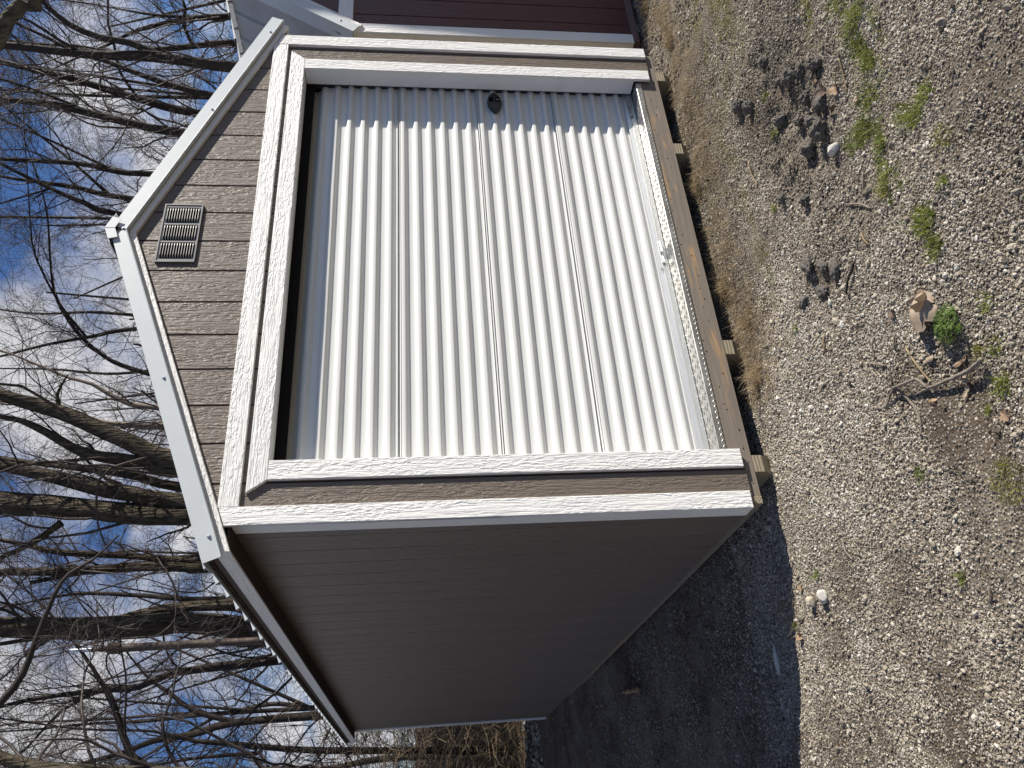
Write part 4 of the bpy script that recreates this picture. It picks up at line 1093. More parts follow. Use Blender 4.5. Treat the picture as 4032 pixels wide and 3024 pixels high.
# ================================================================== BRAMBLES BEHIND THE SHED
def build_brambles():
    rg = np.random.default_rng(9)
    def arcs(n, box, lmin, lmax, r0, r1, nm, mt, lab, cat, hmax, up0):
        G = Geo()
        x = rg.uniform(box[0], box[1], n); y = rg.uniform(box[2], box[3], n)
        z = ground(x, y) + rg.random(n) ** 1.5 * hmax
        d = rg.normal(0, 1, (n, 3)); d[:, 2] = d[:, 2] * .45 + up0; d /= np.linalg.norm(d, axis=1, keepdims=True)
        L = rg.uniform(lmin, lmax, n); r = rg.uniform(r0, r1, n)
        K = 7; pts = np.empty((n, K + 1, 3)); pts[:, 0] = np.stack([x, y, z], -1)
        for k in range(K):
            d = d + rg.normal(0, .16, (n, 3)); d[:, 2] -= .13; d /= np.linalg.norm(d, axis=1, keepdims=True)
            pts[:, k + 1] = pts[:, k] + d * (L / K)[:, None]
        pts[:, :, 2] = np.maximum(pts[:, :, 2], ground(pts[:, :, 0], pts[:, :, 1]) + .01)
        G.add(pts, r[:, None] * np.linspace(1, .5, K + 1)[None], 3)
        o = G.build(nm, mt, None, (0, 9, 0)); tag(o, lab, cat); o['kind'] = 'stuff'
    arcs(8500, (-5.5, 3.2, 8.9, 12.6), .5, 1.6, .0022, .0055, 'bramble_thicket', MT['bramble'], 'tangle of dry straw coloured brambles behind the shed', 'brambles', 3.1, .35)
    arcs(4500, (-5.5, 6.0, 9.4, 14.5), .5, 1.9, .003, .008, 'undergrowth', MT['twig'], 'dark brushy undergrowth beneath the bare trees', 'undergrowth', 3.0, .45)
    arcs(2600, (3.5, 16, 6.5, 14), .6, 1.8, .003, .007, 'undergrowth', MT['twig'], 'dark brush behind the two sheds', 'undergrowth', 2.6, .5)
build_brambles()

# ================================================================== GRAVEL (one object, geometry nodes)
def pebble_group():
    ng = bpy.data.node_groups.new('scatter_pebbles', 'GeometryNodeTree')
    ng.interface.new_socket('Geometry', in_out='INPUT', socket_type='NodeSocketGeometry')
    ng.interface.new_socket('Geometry', in_out='OUTPUT', socket_type='NodeSocketGeometry')
    nn = lambda t: ng.nodes.new(t); L = ng.links.new
    gi, go = nn('NodeGroupInput'), nn('NodeGroupOutput')
    g2i = nn('GeometryNodeGeometryToInstance')
    for k in range(7):
        ico = nn('GeometryNodeMeshIcoSphere'); ico.inputs['Radius'].default_value = .5; ico.inputs['Subdivisions'].default_value = 2 if k > 1 else 2
        sp = nn('GeometryNodeSetPosition'); no = nn('ShaderNodeTexNoise'); no.noise_dimensions = '4D'
        no.inputs['W'].default_value = k * 7.31; no.inputs['Scale'].default_value = 1.5 if k % 2 else 2.3; no.inputs['Detail'].default_value = 1.5
        sub = nn('ShaderNodeVectorMath'); sub.operation = 'SUBTRACT'; sub.inputs[1].default_value = (.5, .5, .5)
        ml = nn('ShaderNodeVectorMath'); ml.operation = 'SCALE'; ml.inputs['Scale'].default_value = .95
        pos = nn('GeometryNodeInputPosition'); L(pos.outputs[0], no.inputs['Vector'])
        L(no.outputs['Color'], sub.inputs[0]); L(sub.outputs[0], ml.inputs[0])
        L(ico.outputs['Mesh'], sp.inputs['Geometry']); L(ml.outputs[0], sp.inputs['Offset'])
        sm = nn('GeometryNodeSetShadeSmooth'); sm.inputs['Shade Smooth'].default_value = (k % 3 != 0); L(sp.outputs[0], sm.inputs[0])
        mt = nn('GeometryNodeSetMaterial'); mt.inputs['Material'].default_value = MT['pebble']; L(sm.outputs[0], mt.inputs[0])
        L(mt.outputs[0], g2i.inputs[0])
    iop = nn('GeometryNodeInstanceOnPoints'); iop.inputs['Pick Instance'].default_value = True
    def attr(name, t):
        a = nn('GeometryNodeInputNamedAttribute'); a.data_type = t; a.inputs[0].default_value = name; return a.outputs[0]
    L(gi.outputs[0], iop.inputs['Points']); L(g2i.outputs[0], iop.inputs['Instance'])
    L(attr('kind_index', 'INT'), iop.inputs['Instance Index'])
    e2r = nn('FunctionNodeEulerToRotation'); L(attr('turn', 'FLOAT_VECTOR'), e2r.inputs[0]); L(e2r.outputs[0], iop.inputs['Rotation'])
    L(attr('size', 'FLOAT_VECTOR'), iop.inputs['Scale'])
    L(iop.outputs[0], go.inputs[0])
    return ng
def pebbles(name, P, size, tint, rg, ng, label, flat=.62, kind='stuff'):
    n = len(P); me = bpy.data.meshes.new(name); me.vertices.add(n); me.vertices.foreach_set('co', P.astype(np.float32).ravel())
    a = me.attributes.new('size', 'FLOAT_VECTOR', 'POINT')
    s = np.stack([size * rg.uniform(.85, 1.35, n), size * rg.uniform(.7, 1.1, n), size * rg.uniform(flat - .1, flat + .25, n)], -1); a.data.foreach_set('vector', s.astype(np.float32).ravel())
    a = me.attributes.new('turn', 'FLOAT_VECTOR', 'POINT')
    r = np.stack([rg.normal(0, .4, n), rg.normal(0, .4, n), rg.uniform(0, 6.283, n)], -1); a.data.foreach_set('vector', r.astype(np.float32).ravel())
    a = me.attributes.new('kind_index', 'INT', 'POINT'); a.data.foreach_set('value', rg.integers(0, 7, n).astype(np.int32))
    a = me.attributes.new('tint', 'FLOAT', 'POINT'); a.data.foreach_set('value', tint.astype(np.float32))
    me.update()
    o = bpy.data.objects.new(name, me); COL.objects.link(o)
    md = o.modifiers.new('scatter', 'NODES'); md.node_group = ng
    tag(o, label, 'gravel'); o['kind'] = kind
    return o
def soilness(x, y):
    s = np.zeros_like(x)
    for cx, cy, rx, ry in ((-.12, -1.36, .17, .09), (.10, -1.36, .12, .06), (-1.0, .10, .22, .16), (-.57, -.66, .16, .12), (.58, -2.03, .3, .2), (-.46, -1.40, .10, .08), (.06, -1.1, .10, .1),
                           (-.45, -.30, .18, .14), (-.63, -.12, .18, .14), (1.36, -1.18, .22, .14), (1.5, -.95, .5, .22), (.75, -.83, .18, .14), (1.9, -.7, .2, .15), (-.24, -1.2, .2, .08)):
        s = np.maximum(s, np.exp(-(((x - cx) / rx) ** 2 + ((y - cy) / ry) ** 2)))
    rimz = np.exp(-((y + .05 + .12 * sstep(.6, 1.4, x)) / .20) ** 2) * sstep(.5, .8, x)
    return np.maximum(s, .85 * rimz)
def build_gravel():
    rg = np.random.default_rng(21); ng = pebble_group()
    def scatter(box, n):
        x = rg.uniform(box[0], box[1], n); y = rg.uniform(box[2], box[3], n)
        ins = (x > .12) & (x < 3.25) & (y > .45); x, y = x[~ins], y[~ins]
        return x, y
    def field(box, n, s0, s1, nm, label):
        x, y = scatter(box, n); so = soilness(x, y)
        m = .45 * vnoise(x, y, 2.1, 31) + .35 * vnoise(x, y, 6.5, 32) + .20 * vnoise(x, y, 19, 33)
        pale = np.exp(-(((x - .22) / .55) ** 2 + ((y + .62) / .42) ** 2)); soil_shade = sstep(.7, 1.3, y)  # beside the shed: barer soil, and its shade deepened in the pebble tint
        so = np.maximum(so, .8 * soil_shade * (m < .52))
        keep = rg.random(len(x)) < np.clip((1.25 - 1.0 * so) * np.clip(.30 + (m - .33) * 4.2 + .9 * pale, .16, 1.0), .05, 1)
        x, y, so, m, pale, soil_shade = x[keep], y[keep], so[keep], m[keep], pale[keep], soil_shade[keep]
        sz = rg.lognormal(math.log((s0 + s1) / 2), .30, len(x)); sz = np.clip(sz, s0, s1 * 2.1)
        big = rg.random(len(x)) < .010; sz[big] *= rg.uniform(1.4, 2.0, big.sum())
        z = ground(x, y) + sz * rg.uniform(-.12, .28, len(x))
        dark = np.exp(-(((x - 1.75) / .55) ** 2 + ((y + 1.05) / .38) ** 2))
        t = np.clip(rg.beta(1.5, 1.6, len(x)) + .45 * (m - .47) - .22 * so - .30 * dark + .10 * pale - .16 * soil_shade - .10 * sstep(1.2, 2.2, x), 0, 1)
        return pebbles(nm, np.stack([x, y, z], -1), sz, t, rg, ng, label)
    field((-1.6, 2.8, -2.4, .75), 330000, .0046, .0076, 'gravel', 'pea gravel covering the ground in front of the sheds')
    field((-1.6, 2.8, -2.4, .75), 26000, .0085, .0125, 'coarse_gravel', 'larger pebbles lying on the pea gravel in front of the sheds')
    field((-1.9, 3.0, -2.6, .75), 70000, .0030, .0045, 'fine_gravel', 'fine grit lying between the pea gravel')
    field((-3.4, .1, .75, 4.5), 52000, .006, .010, 'gravel', 'gravel in the shade alongside the grey shed')
    field((3.0, 5.4, -2.8, .6), 26000, .009, .014, 'gravel', 'gravel in front of the burgundy barn')
    field((-3.2, -1.9, -2.6, .75), 18000, .009, .014, 'gravel', 'gravel out on the open side of the lot')
    # sunlit stones beyond the shadow at the foot of the brambles
    n = 1500; x = rg.uniform(-2.6, .6, n); y = 7.95 + rg.random(n) ** 1.6 * 1.2
    sz = np.clip(rg.lognormal(math.log(.022), .5, n), .01, .07)
    pebbles('rubble', np.stack([x, y, ground(x, y) + sz * .2], -1), sz, np.clip(rg.beta(3, 1.6, n), 0, 1), rg, ng, 'pale rubble and stones along the foot of the brambles', .75)
build_gravel()

# ================================================================== STONES AND CLODS
def lump_geo(rad, sq, seed, sub, rough, facets=0, freq=1.0):
    from mathutils import noise as mn
    import bmesh
    bm = bmesh.new(); bmesh.ops.create_icosphere(bm, subdivisions=sub, radius=1.0)
    r = random.Random(seed); off = Vector((r.uniform(-50, 50), r.uniform(-50, 50), r.uniform(-50, 50)))
    planes = [(Vector((r.gauss(0, 1), r.gauss(0, 1), r.gauss(0, 1))).normalized(), r.uniform(.62, .86)) for _ in range(facets)]
    for v in bm.verts:
        p = v.co.copy(); d = 1 + rough * mn.fractal(p * 1.3 * freq + off, .7, 2.1, 5) + rough * .35 * mn.noise(p * 7 * freq + off)
        p = p * d
        for nrm, k in planes:
            e = p.dot(nrm) - k
            if e > 0: p -= nrm * e * .92
        v.co = Vector((p.x * sq[0], p.y * sq[1], p.z * sq[2])) * rad
    v = [tuple(x.co) for x in bm.verts]; f = [tuple(x.index for x in q.verts) for q in bm.faces]; bm.free(); return v, f
def lump(name, x, y, rad, sq, seed, mt, label, cat, sub=3, rough=.22, facets=0, sink=.35, rz=0.0, group=None, smooth=True, freq=1.0):
    v, f = lump_geo(rad, sq, seed, sub, rough, facets, freq)
    m = Matrix.Translation((x, y, gz(x, y) + rad * sq[2] * (1 - sink))) @ Matrix.Rotation(rz, 4, 'Z')
    o = mobj(name, v, f, mt, None, m, smooth=smooth)
    if facets: 
        try: o.data.set_sharp_from_angle(angle=math.radians(32))
        except Exception: pass
    return tag(o, label, cat, group)
lump('stone', 1.120, -1.208, .027, (1, 1.15, .95), 3, MT['stone'], 'white chalky stone beside the dark clods in the green grass', 'stone', 4, .16, 9, .3)
lump('stone', -.456, -.018, .030, (1, .9, .75), 8, MT['stonetan'], 'tan angular stone at the edge of the shed shadow beside a whiter one', 'stone', 4, .14, 10, .3)
lump('stone', -.462, -.128, .030, (1.05, 1, .8), 15, MT['stone'], 'smooth white stone at the edge of the shed shadow beside a tan one', 'stone', 4, .10, 7, .3)
lump('stone', .512, -.822, .017, (1.6, 1, .5), 21, MT['stonetan'], 'small flat pinkish stone chip near the dry grass at the rim', 'stone', 3, .12, 6, .3, .8)
lump('stone', .470, -.858, .015, (1.2, 1, .5), 22, MT['stone'], 'small white stone chip next to the flat pinkish chip', 'stone', 3, .12, 6, .3, .2)
lump('stone', .612, -.822, .014, (1.2, 1, .7), 23, MT['stone'], 'small white angular stone by the dry grass, nearest the black stick', 'stone', 3, .12, 7, .3)
lump('stone', .548, -.706, .016, (1.3, 1, .5), 24, MT['clod'], 'small dark slate chip near the dry grass at the rim', 'stone', 3, .10, 6, .3, .3, None, False)
lump('wood_shard', -.598, .509, .060, (1.25, .26, .22), 31, MT['stone'], 'long pale splinter lying on the shaded gravel beside the shed', 'wood splinter', 3, .10, 6, .2, -.05)
CL = [(1.991, -.968, .036), (1.69, -1.114, .050), (1.788, -1.01, .030), (1.553, -1.294, .040), (2.036, -.654, .042), (1.92, -.742, .046), (1.619, -.923, .040), (1.358, -1.234, .046),
      (1.375, -1.127, .040), (1.262, -1.182, .046), (1.29, -1.056, .054), (1.489, -1.158, .034), (1.261, -.764, .028), (1.114, -.908, .036), (1.62, -1.20, .034), (1.47, -1.05, .030)]
CT = ['small dark clod farthest out on the gravel facing the barn', 'big dark crumbly clod of soil in the middle of the broken clods', 'small dark clod just behind the big crumbly one', 'dark clod at the grass edge nearest the barn',
      'dark clod near the shed rim, the one closer to the barn', 'dark clod near the shed rim with a pit of shade beside it', 'single dark clod standing between the clod cluster and the shed rim', 'round dark clod against the brown dead leaves',
      'black clod in the row beside the brown leaves, shaded side towards us', 'dark clod in the row right behind the white chalky stone', 'grey pebbly clod beside the white chalky stone, largest of the row', 'small grey clod next to the crumpled brown leaf',
      'small low clod closest to the dry grass along the rim', 'low grey clod by itself past the white chalky stone', 'small dark clod between the big crumbly one and the grass', 'small dark clod tucked between the standing clod and the clod row']
for i, (x, y, r) in enumerate(CL):
    lump('soil_clod', x, y, r * .80, (1.05 + .25 * math.sin(i * 2.3), .9, .85), 60 + i, MT['clod'], CT[i], 'soil clod', 4, .42, 0, .35, i * 1.3, 'dark clods of broken soil', True, 1.5)
CM = [(.850, -.776, .040), (.693, -.789, .034), (.735, -.655, .026), (.699, -.942, .040), (.78, -.86, .030)]
CN = ['flat crust of grey soil beside the hollow near the rim grass', 'crumbly soil lump at the hollow by the black stick', 'small soil lump at the edge of the dry rim grass', 'ridge of soil crust right beside the black stick', 'small soil lump inside the hollow by the black stick']
for i, (x, y, r) in enumerate(CM):
    lump('soil_lump', x, y, r, (1.3, .8, .5), 90 + i, MT['clod'], CN[i], 'soil clod', 4, .35, 0, .4, i * .9, 'soil lumps around the hollow', True, 1.4)

# ================================================================== GRASS
def blades(P, hgt, wid, lean, rg, seg=3, bend=1.0):
    """flat curved blades rooted at P (n,3)"""
    n = len(P); az = rg.uniform(0, 6.283, n); le = np.abs(rg.normal(lean, .28, n))
    h = hgt * rg.uniform(.5, 1.25, n); w = wid * rg.uniform(.7, 1.3, n)
    dirx, diry = np.cos(az), np.sin(az); sx, sy = -diry, dirx
    V = []; pos = P.copy()
    for k in range(seg + 1):
        ww = w * (1 - (k / seg) ** 1.5) + .00012
        V.append(np.stack([pos[:, 0] - sx * ww, pos[:, 1] - sy * ww, pos[:, 2]], -1)); V.append(np.stack([pos[:, 0] + sx * ww, pos[:, 1] + sy * ww, pos[:, 2]], -1))
        a = le * (1 + bend * k / seg); st = h / seg
        pos = pos + np.stack([np.sin(a) * st * dirx, np.sin(a) * st * diry, np.cos(a) * st], -1)
        sw = rg.normal(0, .22, n); dirx, diry = dirx * np.cos(sw) - diry * np.sin(sw), dirx * np.sin(sw) + diry * np.cos(sw)
    m = 2 * (seg + 1); v = np.stack(V, 1).reshape(-1, 3); i = np.arange(n)[:, None] * m
    f = np.concatenate([np.stack([i[:, 0] + 2 * k, i[:, 0] + 2 * k + 1, i[:, 0] + 2 * k + 3, i[:, 0] + 2 * k + 2], -1) for k in range(seg)])
    return v, f
def on_ground(x, y, dz=0.0): return np.stack([x, y, ground(x, y) + dz], -1)
def tuft(x, y, rad, n, hgt, mt, label, seed, group=None, lean=.7, name='grass_tuft', wid=.0012):
    rg = np.random.default_rng(seed); a = rg.uniform(0, 6.283, n); r = rad * np.sqrt(rg.random(n))
    v, f = blades(on_ground(x + r * np.cos(a), y + r * np.sin(a)), hgt, wid, lean, rg)
    g = gz(x, y); v = v - np.array([[x, y, g]])
    return tag(mobj(name, v, f, mt, None, Matrix.Translation((x, y, g))), label, 'grass tuft', group)
TF = [(1.03, -1.375, .055, 260, 'full bright green tuft beside the white chalky stone'), (.848, -1.715, .040, 130, 'bright tuft farthest from the shed, first of a line of three'),
      (.820, -1.639, .040, 150, 'bright tuft in the middle of the line of three'), (.880, -1.594, .036, 110, 'round tuft beside the line of three, towards the white stone'),
      (.896, -1.449, .036, 110, 'thin tuft behind the full bright one, with an orange leaf'), (.471, -1.493, .055, 260, 'dense bright green tuft above the pale gravel, near the thin twigs'),
      (.732, -1.383, .036, 120, 'yellowish tuft between the thin fallen stems'), (.506, -1.635, .024, 70, 'small lone green tuft on open pale gravel'),
      (1.453, -1.599, .050, 170, 'green tuft in the mossy strip nearest the barn side'), (1.229, -1.548, .046, 160, 'green tuft in the mossy strip beside the long pale straw'),
      (.642, -1.709, .045, 90, 'low brownish green weed flat on the gravel'), (1.601, -.853, .022, 60, 'tiny bright tuft among the dark clods'),
      (1.299, -.664, .022, 60, 'tiny bright tuft towards the dry rim grass'), (.363, -1.483, .040, 130, 'green tuft at the end of the grass strip by the curled leaf'),
      (.066, -1.562, .035, 45, 'pale star-shaped tuft beyond the clover'), (-.200, -1.494, .035, 110, 'fresh green tuft beyond the fallen branch'),
      (-.057, -1.451, .030, 70, 'yellow green tuft at the thick end of the fallen branch'), (-.075, -1.533, .030, 60, 'sparse tuft between clover and fallen branch'),
      (-.268, -1.005, .022, 60, 'small dark green tuft on the pale gravel in front of the skid'), (.670, -.537, .018, 50, 'small green tuft between dry rim grass and gravel'),
      (-.217, -1.377, .016, 35, 'tiny green sprout in the dark soil beside the branch'), (-.502, .212, .016, 40, 'small bright tuft right on the shed shadow edge'),
      (-.355, -.106, .020, 35, 'sparse green sprout in the sun near the two pale stones'), (-.645, -1.017, .022, 40, 'green weed with fallen straw on the open gravel'),
      (1.841, -.885, .022, 50, 'small green tuft between two dark clods near the barn')]
for i, (x, y, r, n, lab) in enumerate(TF):
    tuft(x, y, r, int(n * .8), .046 if n > 100 else .034, MT['grass'] if i not in (10, 6, 16) else MT['moss'], lab, 300 + i, 'green grass tufts in the gravel', wid=.0015)
tuft(-.456, -1.374, .075, 260, .022, MT['moss'], 'low brown green weed patch at the open edge of the gravel', 390, 'green grass tufts in the gravel')
def build_grass():
    rg = np.random.default_rng(44)
    # strip of moss and short grass along the wheel track
    cs = [(1.453, -1.62, .16, .10), (1.34, -1.60, .14, .08), (1.384, -1.53, .12, .05), (1.229, -1.55, .14, .07), (1.10, -1.46, .10, .07), (.95, -1.44, .10, .05), (.80, -1.40, .10, .05), (.70, -1.42, .12, .05), (.55, -1.48, .10, .05), (1.6, -1.55, .2, .08), (1.9, -1.42, .25, .08), (1.05, -1.28, .06, .05)]
    X = []; Y = []
    for x, y, rx, ry in cs:
        n = int(15000 * rx * ry * 3.14); X.append(x + rg.normal(0, .5, n) * rx); Y.append(y + rg.normal(0, .5, n) * ry)
    x, y = np.concatenate(X), np.concatenate(Y); k = vnoise(x, y, 16, 51) > .46; x, y = x[k], y[k]
    v, f = blades(on_ground(x, y), .030, .0012, .8, rg); o = mobj('grass', v, f, MT['grass']); tag(o, 'short green grass along the old wheel track in the gravel', 'grass'); o['kind'] = 'stuff'
    X = []; Y = []
    for x, y, rx, ry, d in ((2.6, -.75, .55, .16, 1), (2.35, -.55, .4, .12, 1), (2.9, -.80, .5, .18, 1), (3.6, -.55, .6, .25, 1), (2.0, -.40, .5, .10, .8), (1.75, -1.36, .3, .10, .7), (1.5, -.42, .4, .08, .6), (2.5, -1.25, .4, .12, .5), (1.1, -.45, .3, .06, .5), (3.2, -.5, .5, .12, .8)):
        n = int(24000 * rx * ry * d); X.append(x + rg.normal(0, .55, n) * rx); Y.append(y + rg.normal(0, .55, n) * ry)
    x, y = np.concatenate(X), np.concatenate(Y); k = vnoise(x, y, 13, 52) > .45; x, y = x[k], y[k]
    v, f = blades(on_ground(x, y), .020, .0011, .8, rg); o = mobj('moss', v, f, MT['moss']); tag(o, 'yellow green moss and seedlings on the gravel by the barn', 'moss'); o['kind'] = 'stuff'
    # dry grass along the rim of the sheds
    n = 7500; x = rg.uniform(.55, 5.0, n); y = .0 + rg.normal(0, .13, n) - .10 * (vnoise(x, 0 * x, 2.2, 53) - .35) - .03
    k = (vnoise(x, y, 6, 54) + .25 * np.exp(-((x - .8) / .35) ** 2)) > .40; x, y = x[k], y[k]
    y = np.where(x > 3.5, y - .02, y)
    v, f = blades(on_ground(x, y), .085, .0011, .95, rg, 4, .7); o = mobj('dry_grass', v, f, MT['drygrass']); tag(o, 'dry straw coloured grass along the front rim of the sheds', 'dry grass'); o['kind'] = 'stuff'
    n = 9000; x = rg.uniform(.7, 5.0, n); y = -.17 + rg.normal(0, .15, n); k = vnoise(x, y, 5, 55) > .5; x, y = x[k], y[k]
    v, f = blades(on_ground(x, y), .045, .0009, 1.15, rg, 3, .4); o = mobj('straw_litter', v, f, MT['drygrass']); tag(o, 'flattened straw and thatch between rim and gravel', 'straw'); o['kind'] = 'stuff'
    n = 1100; x = rg.uniform(-1.2, 2.6, n); y = rg.uniform(-2.0, .4, n)
    v, f = blades(on_ground(x, y, .006), .05, .0008, 1.5, rg, 3, .1); o = mobj('straw_litter', v, f, MT['drygrass']); tag(o, 'loose bits of straw strewn over the gravel', 'straw'); o['kind'] = 'stuff'
    for i, (x, y, r, h, lab) in enumerate(((.700, -.075, .06, .13, 'big pale straw clump sticking out past the second skid'), (1.35, .05, .05, .15, 'tall arching dry grass clump rising against the rim board'), (1.02, -.13, .06, .11, 'tan dry grass clump between the second skid and the tall arching clump'),
                                    (2.12, .03, .045, .10, 'reddish dry clump in the gap beside the third skid'), (3.35, -.10, .06, .10, 'dry clump in front of the corner between shed and barn'), (4.05, .12, .05, .11, 'dry clump under the red barn rim'))):
        tuft(x, y, r, 150, h, MT['drygrass'], lab, 420 + i, 'dry grass clumps along the rims', .85, 'dry_grass_clump', .0013)
    # dry vine in the shade
    x = -.42 + rg.normal(0, .07, 90); y = .27 + rg.normal(0, .10, 90)
    v, f = blades(on_ground(x, y), .12, .0012, 1.2, rg, 4, .3); o = mobj('dry_grass_clump', v, f, MT['drygrass']); tag(o, 'dry grass clump lying in the shed shadow close to its edge', 'grass tuft', 'dry grass clumps along the rims')
build_grass()
def build_clover():
    rg = np.random.default_rng(61); cx, cy = .092, -1.405; g = gz(cx, cy)
    c = empty('clover_plant', (cx, cy, g), 'round patch of green clover growing beside the big curled leaf', 'plant')
    st = MB(); V = []; F = []
    for i in range(170):
        a = rg.uniform(0, 6.283); r = math.sqrt(rg.random()); x = r * .068 * math.cos(a); y = r * .060 * math.sin(a); h = .012 + .030 * (1 - r * .6) * rg.uniform(.6, 1.2)
        if i % 2 == 0: st.tube([(x * .6, y * .6, 0), (x * .85, y * .85, h * .6), (x, y, h)], [.0007] * 3, 3, 0, False)
        s = rg.uniform(.0045, .0085); tl = rg.normal(0, .35, 2); a0 = rg.uniform(0, 6.283)
        for k in range(3):
            b = a0 + k * 2.094; ux, uy = math.cos(b), math.sin(b); wx, wy = -uy, ux; bi = len(V)
            for d, w in ((.05, 0), (.5, .42), (.95, .50), (1.12, .25), (1.0, 0), (1.12, -.25), (.95, -.50), (.5, -.42)):
                px = (ux * d + wx * w) * s; py = (uy * d + wy * w) * s
                V.append((x + px, y + py, h + px * tl[0] + py * tl[1] - .12 * abs(w) * s))
            F.append(tuple(range(bi, bi + 8)))
    m = Matrix.Translation((cx, cy, g))
    st.build('stems', MT['grass'], c, m); mobj('leaves', V, F, MT['clover'], c, m)
build_clover()

# ================================================================== DEAD LEAVES
def leaf_geo(size, lobes, curl, seed, fold=.5):
    r = random.Random(seed); nr, na = 7, 40; v = [(0, 0, 0)]; f = []
    ph = r.uniform(0, 6.28)
    for j in range(1, nr + 1):
        for i in range(na):
            a = 2 * math.pi * i / na
            if lobes: R = .62 + .30 * abs(math.cos(lobes * a / 2)) ** .8 + .06 * math.sin(11 * a + ph) - .28 * math.exp(-((a - math.pi) / .35) ** 2)
            else: R = .30 + .70 * abs(math.cos(a)) ** 1.6 + .02 * math.sin(13 * a)
            q = R * j / nr; x, y = q * math.cos(a) * size, q * math.sin(a) * size * (1 if lobes else .75)
            z = curl * (y / size) ** 2 * size + fold * abs(y) * .6 + .25 * curl * size * math.sin(2.2 * x / size + ph) * (x / size) + .05 * size * math.sin(5 * a + ph) * (j / nr) ** 2 + r.gauss(0, .006 * size)
            v.append((x, y, z))
    for i in range(na): f.append((0, 1 + i, 1 + (i + 1) % na))
    for j in range(nr - 1):
        for i in range(na): a = 1 + j * na + i; b = 1 + j * na + (i + 1) % na; f.append((a, a + na, b + na, b))
    return v, f
def leaf(x, y, size, lobes, curl, seed, mt, label, rz=0.0, tilt=(0, 0), dz=.012, group='dead leaves on the gravel', fold=.4, over=False):
    v, f = leaf_geo(size, lobes, curl, seed, fold)
    m = Matrix.Translation((x, y, gz(x, y) + dz)) @ Matrix.Rotation(rz, 4, 'Z') @ Matrix.Rotation(tilt[0] + (math.pi if over else 0), 4, 'X') @ Matrix.Rotation(tilt[1], 4, 'Y')
    return tag(mobj('dead_leaf', v, f, mt, None, m, smooth=True), label, 'leaf', group)
leaf(.205, -1.310, .088, 5, 1.1, 2, MT['leafpale'], 'big pale curled dead leaf beside the clover patch', 2.9, (.1, .1), .058, over=True)
leaf(.222, -1.352, .050, 5, 1.0, 5, MT['leaf'], 'brown crumpled leaf half under the big pale curled one', 2.2, (.5, .2), .02)
LV = [(-.067, -1.345, .034, 0, 'tan narrow leaf lying across the fallen branch', 'leafpale', 0.3), (-.075, -1.182, .022, 5, 'reddish brown leaf below the branch fork', 'leaf', 1.0), (-.118, -1.322, .022, 0, 'pinkish folded leaf in the dark soil by the branch', 'leafpale', 2.2),
      (-.281, -1.466, .022, 5, 'brown leaf out past the dark soil hollow', 'leaf', .5), (-.025, -1.363, .028, 0, 'orange brown leaf standing on edge by the thick branch end', 'leaf', 1.7), (.300, -1.172, .018, 5, 'dark leaf fragment in the gravel short of the curled leaf', 'leafdark', 0),
      (1.398, -1.273, .036, 5, 'glossy dark red brown leaf among the dark clods', 'leafdark', .6), (1.508, -1.250, .030, 5, 'brown leaf behind the glossy dark one', 'leaf', 2.0), (1.322, -1.343, .030, 5, 'brown curled leaf at the grass edge by the clods', 'leaf', 3.0),
      (1.271, -1.275, .026, 5, 'dark leaf squeezed between clod row and grass', 'leafdark', 1.2), (1.426, -1.151, .032, 0, 'folded pale-edged leaf leaning on a clod', 'leafpale', .9), (-.366, .049, .022, 5, 'curled brown leaf on the sunny side of the shadow edge', 'leaf', .4),
      (-.559, .178, .024, 5, 'brown leaf lying right along the shadow edge past the small tuft', 'leaf', 1.1), (.054, -1.247, .030, 0, 'long thin tan leaf short of the branch', 'leafpale', 1.25), (1.174, -1.426, .020, 5, 'tan leaf in the green grass behind the white stone', 'leafpale', .2), (.90, -1.43, .016, 0, 'small orange leaf in the thin tuft', 'leaf', .8)]
for i, (x, y, s, lo, lab, mt, rz) in enumerate(LV): leaf(x, y, s, lo, .5 + .3 * math.sin(i * 1.7), 30 + i, MT[mt], lab, rz, (.25 * math.sin(i * 2.1), .2 * math.cos(i * 1.3)), .010, 'dead leaves on the gravel', .35, i % 3 == 1)
def build_litter():
    rg = np.random.default_rng(77); V = []; F = []; base = [leaf_geo(1.0, 5 if k % 2 else 0, .5, k, .3) for k in range(5)]
    base = [(np.array(v), f) for v, f in base]
    n = 900
    for i in range(n):
        if i < 620: x = rg.uniform(-1.9, -.03) ; y = rg.uniform(1.3, 8.8); x = -abs(rg.normal(0, .5)) - .02 if i % 2 else x
        else: x = rg.uniform(-3.5, .4); y = rg.uniform(7.8, 10.5)
        v, f = base[i % 5]; s = rg.uniform(.02, .05); m = np.array((Matrix.Rotation(rg.uniform(0, 6.28), 3, 'Z') @ Matrix.Rotation(rg.normal(0, .5), 3, 'X')))
        w = (v[[0] + list(range(81, 121, 2))] * s) @ m.T + np.array([x, y, gz(x, y) + .012]); b = len(V); V += [tuple(q) for q in w]
        k = len(w) - 1; F += [(b, b + 1 + j, b + 1 + (j + 1) % k) for j in range(k)]
    o = mobj('leaf_litter', V, F, MT['leaf']); tag(o, 'brown leaf litter in the shade along the shed and at the bramble edge', 'leaf litter'); o['kind'] = 'stuff'
build_litter()

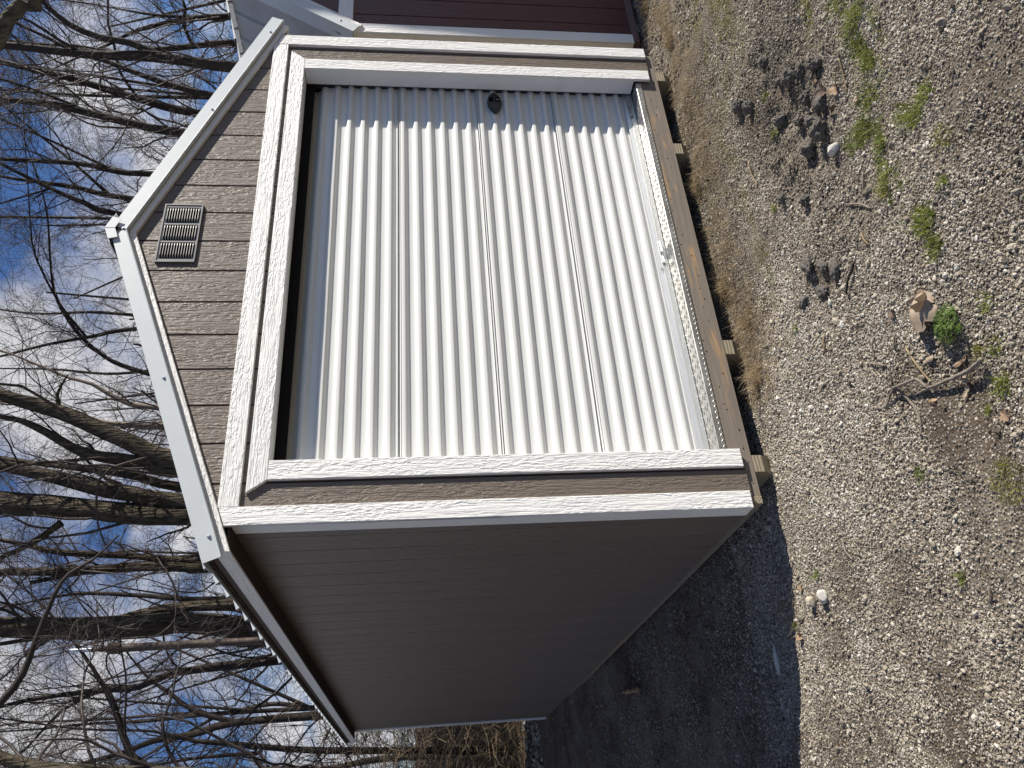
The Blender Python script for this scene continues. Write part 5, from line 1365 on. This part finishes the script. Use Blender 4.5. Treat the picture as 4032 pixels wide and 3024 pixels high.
# ================================================================== FALLEN BRANCH AND STICKS
def build_sticks():
    def gp(p, dz): return (p[0], p[1], gz(p[0], p[1]) + dz)
    b = empty('fallen_branch', (-.03, -1.19, gz(-.03, -1.19)), 'forked grey fallen branch lying on the gravel near the clover', 'branch')
    def part(nm, pts, rad, par):
        c = catmull([(*gp(p, d), r) for p, d, r in zip(pts[0], pts[1], rad)], .012); m = MB(); m.tube([tuple(q[:3] + np.random.default_rng(int(q[0] * 1e4) & 255).normal(0, .0009, 3)) for q in c], [q[3] * (1 + .12 * math.sin(i * 2.1)) for i, q in enumerate(c)], 8)
        return m.build(nm, MT['stick'], par, smooth=True)
    part('main_limb', ([(-.093, -1.482), (-.077, -1.386), (-.054, -1.283), (-.032, -1.194), (-.010, -1.11)], [.030, .026, .022, .014, .006]), [.0080, .0075, .0066, .0058, .0032], b)
    part('side_limb', ([(-.032, -1.194), (.008, -1.178), (.020, -1.168)], [.014, .020, .024]), [.006, .006, .0055], b)
    part('side_limb', ([(.021, -1.172), (.040, -1.10), (.055, -1.048)], [.026, .028, .024]), [.0062, .0058, .0050], b)
    part('twig', ([(.055, -1.048), (.040, -.99), (.024, -.946)], [.022, .014, .007]), [.0046, .0036, .0022], b)
    part('twig', ([(.052, -1.055), (.0, -1.075), (-.06, -1.092), (-.113, -1.095), (-.157, -1.073)], [.020, .010, .007, .006, .005]), [.0055, .0052, .0048, .0040, .003], b)
    ST = [((.625, -1.073), (.580, -1.00), (.545, -.964), .0062, 'dark thick stick lying beside the soil hollow', 'bark2'), ((.296, -1.02), (.262, -.995), (.227, -.983), .0032, 'thin dark stick in the gravel, nearest the rim of a pair', 'stick'),
          ((.234, -1.142), (.21, -1.127), (.186, -1.113), .0036, 'short grey stick lying alone in the gravel towards the clover', 'stick'), ((.226, -.946), (.195, -.99), (.162, -1.031), .0036, 'crooked mossy stick in the pale gravel', 'stick'),
          ((.098, -1.048), (.07, -1.036), (.045, -1.026), .0042, 'dark bark piece at the tip of the fallen branch', 'bark2'), ((.513, -.731), (.47, -.712), (.432, -.696), .0022, 'thin tan stalk pointing at the dry rim grass', 'drygrass'),
          ((1.712, -.566), (1.62, -.565), (1.535, -.577), .0028, 'pale straw stalk between clods and rim', 'drygrass'), ((.888, -1.30), (.85, -1.285), (.807, -1.256), .0016, 'thin straight pale stem past the white stone', 'stick'),
          ((.864, -1.148), (.80, -1.22), (.733, -1.266), .0017, 'long thin bent stem beside the yellowish tuft', 'stick'), ((.687, -1.176), (.65, -1.18), (.615, -1.187), .0030, 'short tan stalk in open gravel', 'drygrass'),
          ((-.296, -.388), (-.35, -.40), (-.395, -.429), .0022, 'thin pale stick on the gravel out from the skid corner', 'stick'), ((-.704, -1.137), (-.73, -1.13), (-.756, -1.117), .0024, 'short brown stick at the open edge of the gravel', 'stick'),
          ((-.80, 1.10), (-.87, 1.08), (-.93, 1.042), .009, 'thick stick lying in the shade beside the shed', 'stick'), ((.151, -1.166), (.06, -1.19), (-.031, -1.213), .0012, 'hair-thin dry stem crossing towards the branch fork', 'drygrass'),
          ((1.400, -1.433), (1.33, -1.41), (1.254, -1.383), .0016, 'long pale straw lying along the mossy strip', 'drygrass'), ((-.35, 2.9), (-.33, 3.1), (-.30, 3.35), .022, 'brown broken board stick in the litter beside the shed wall', 'leaf')]
    for i, (p0, p1, p2, r, lab, mt) in enumerate(ST):
        rgk = np.random.default_rng(800 + i); c = catmull([(*gp(p0, r * 1.6 + .004), r), (*gp(p1, r * 1.6 + .008), r * .95), (*gp(p2, r * 1.4 + .003), r * .7)], .012)
        o0 = c[0, :3].copy(); m = MB(); m.tube([tuple(q[:3] - o0 + rgk.normal(0, r * .18, 3)) for q in c], [q[3] * rgk.uniform(.85, 1.1) for q in c], 7)
        o = m.build('stick', MT[mt], None, Matrix.Translation(Vector(o0)), smooth=True); tag(o, lab, 'stick', 'sticks and stalks on the gravel')
build_sticks()
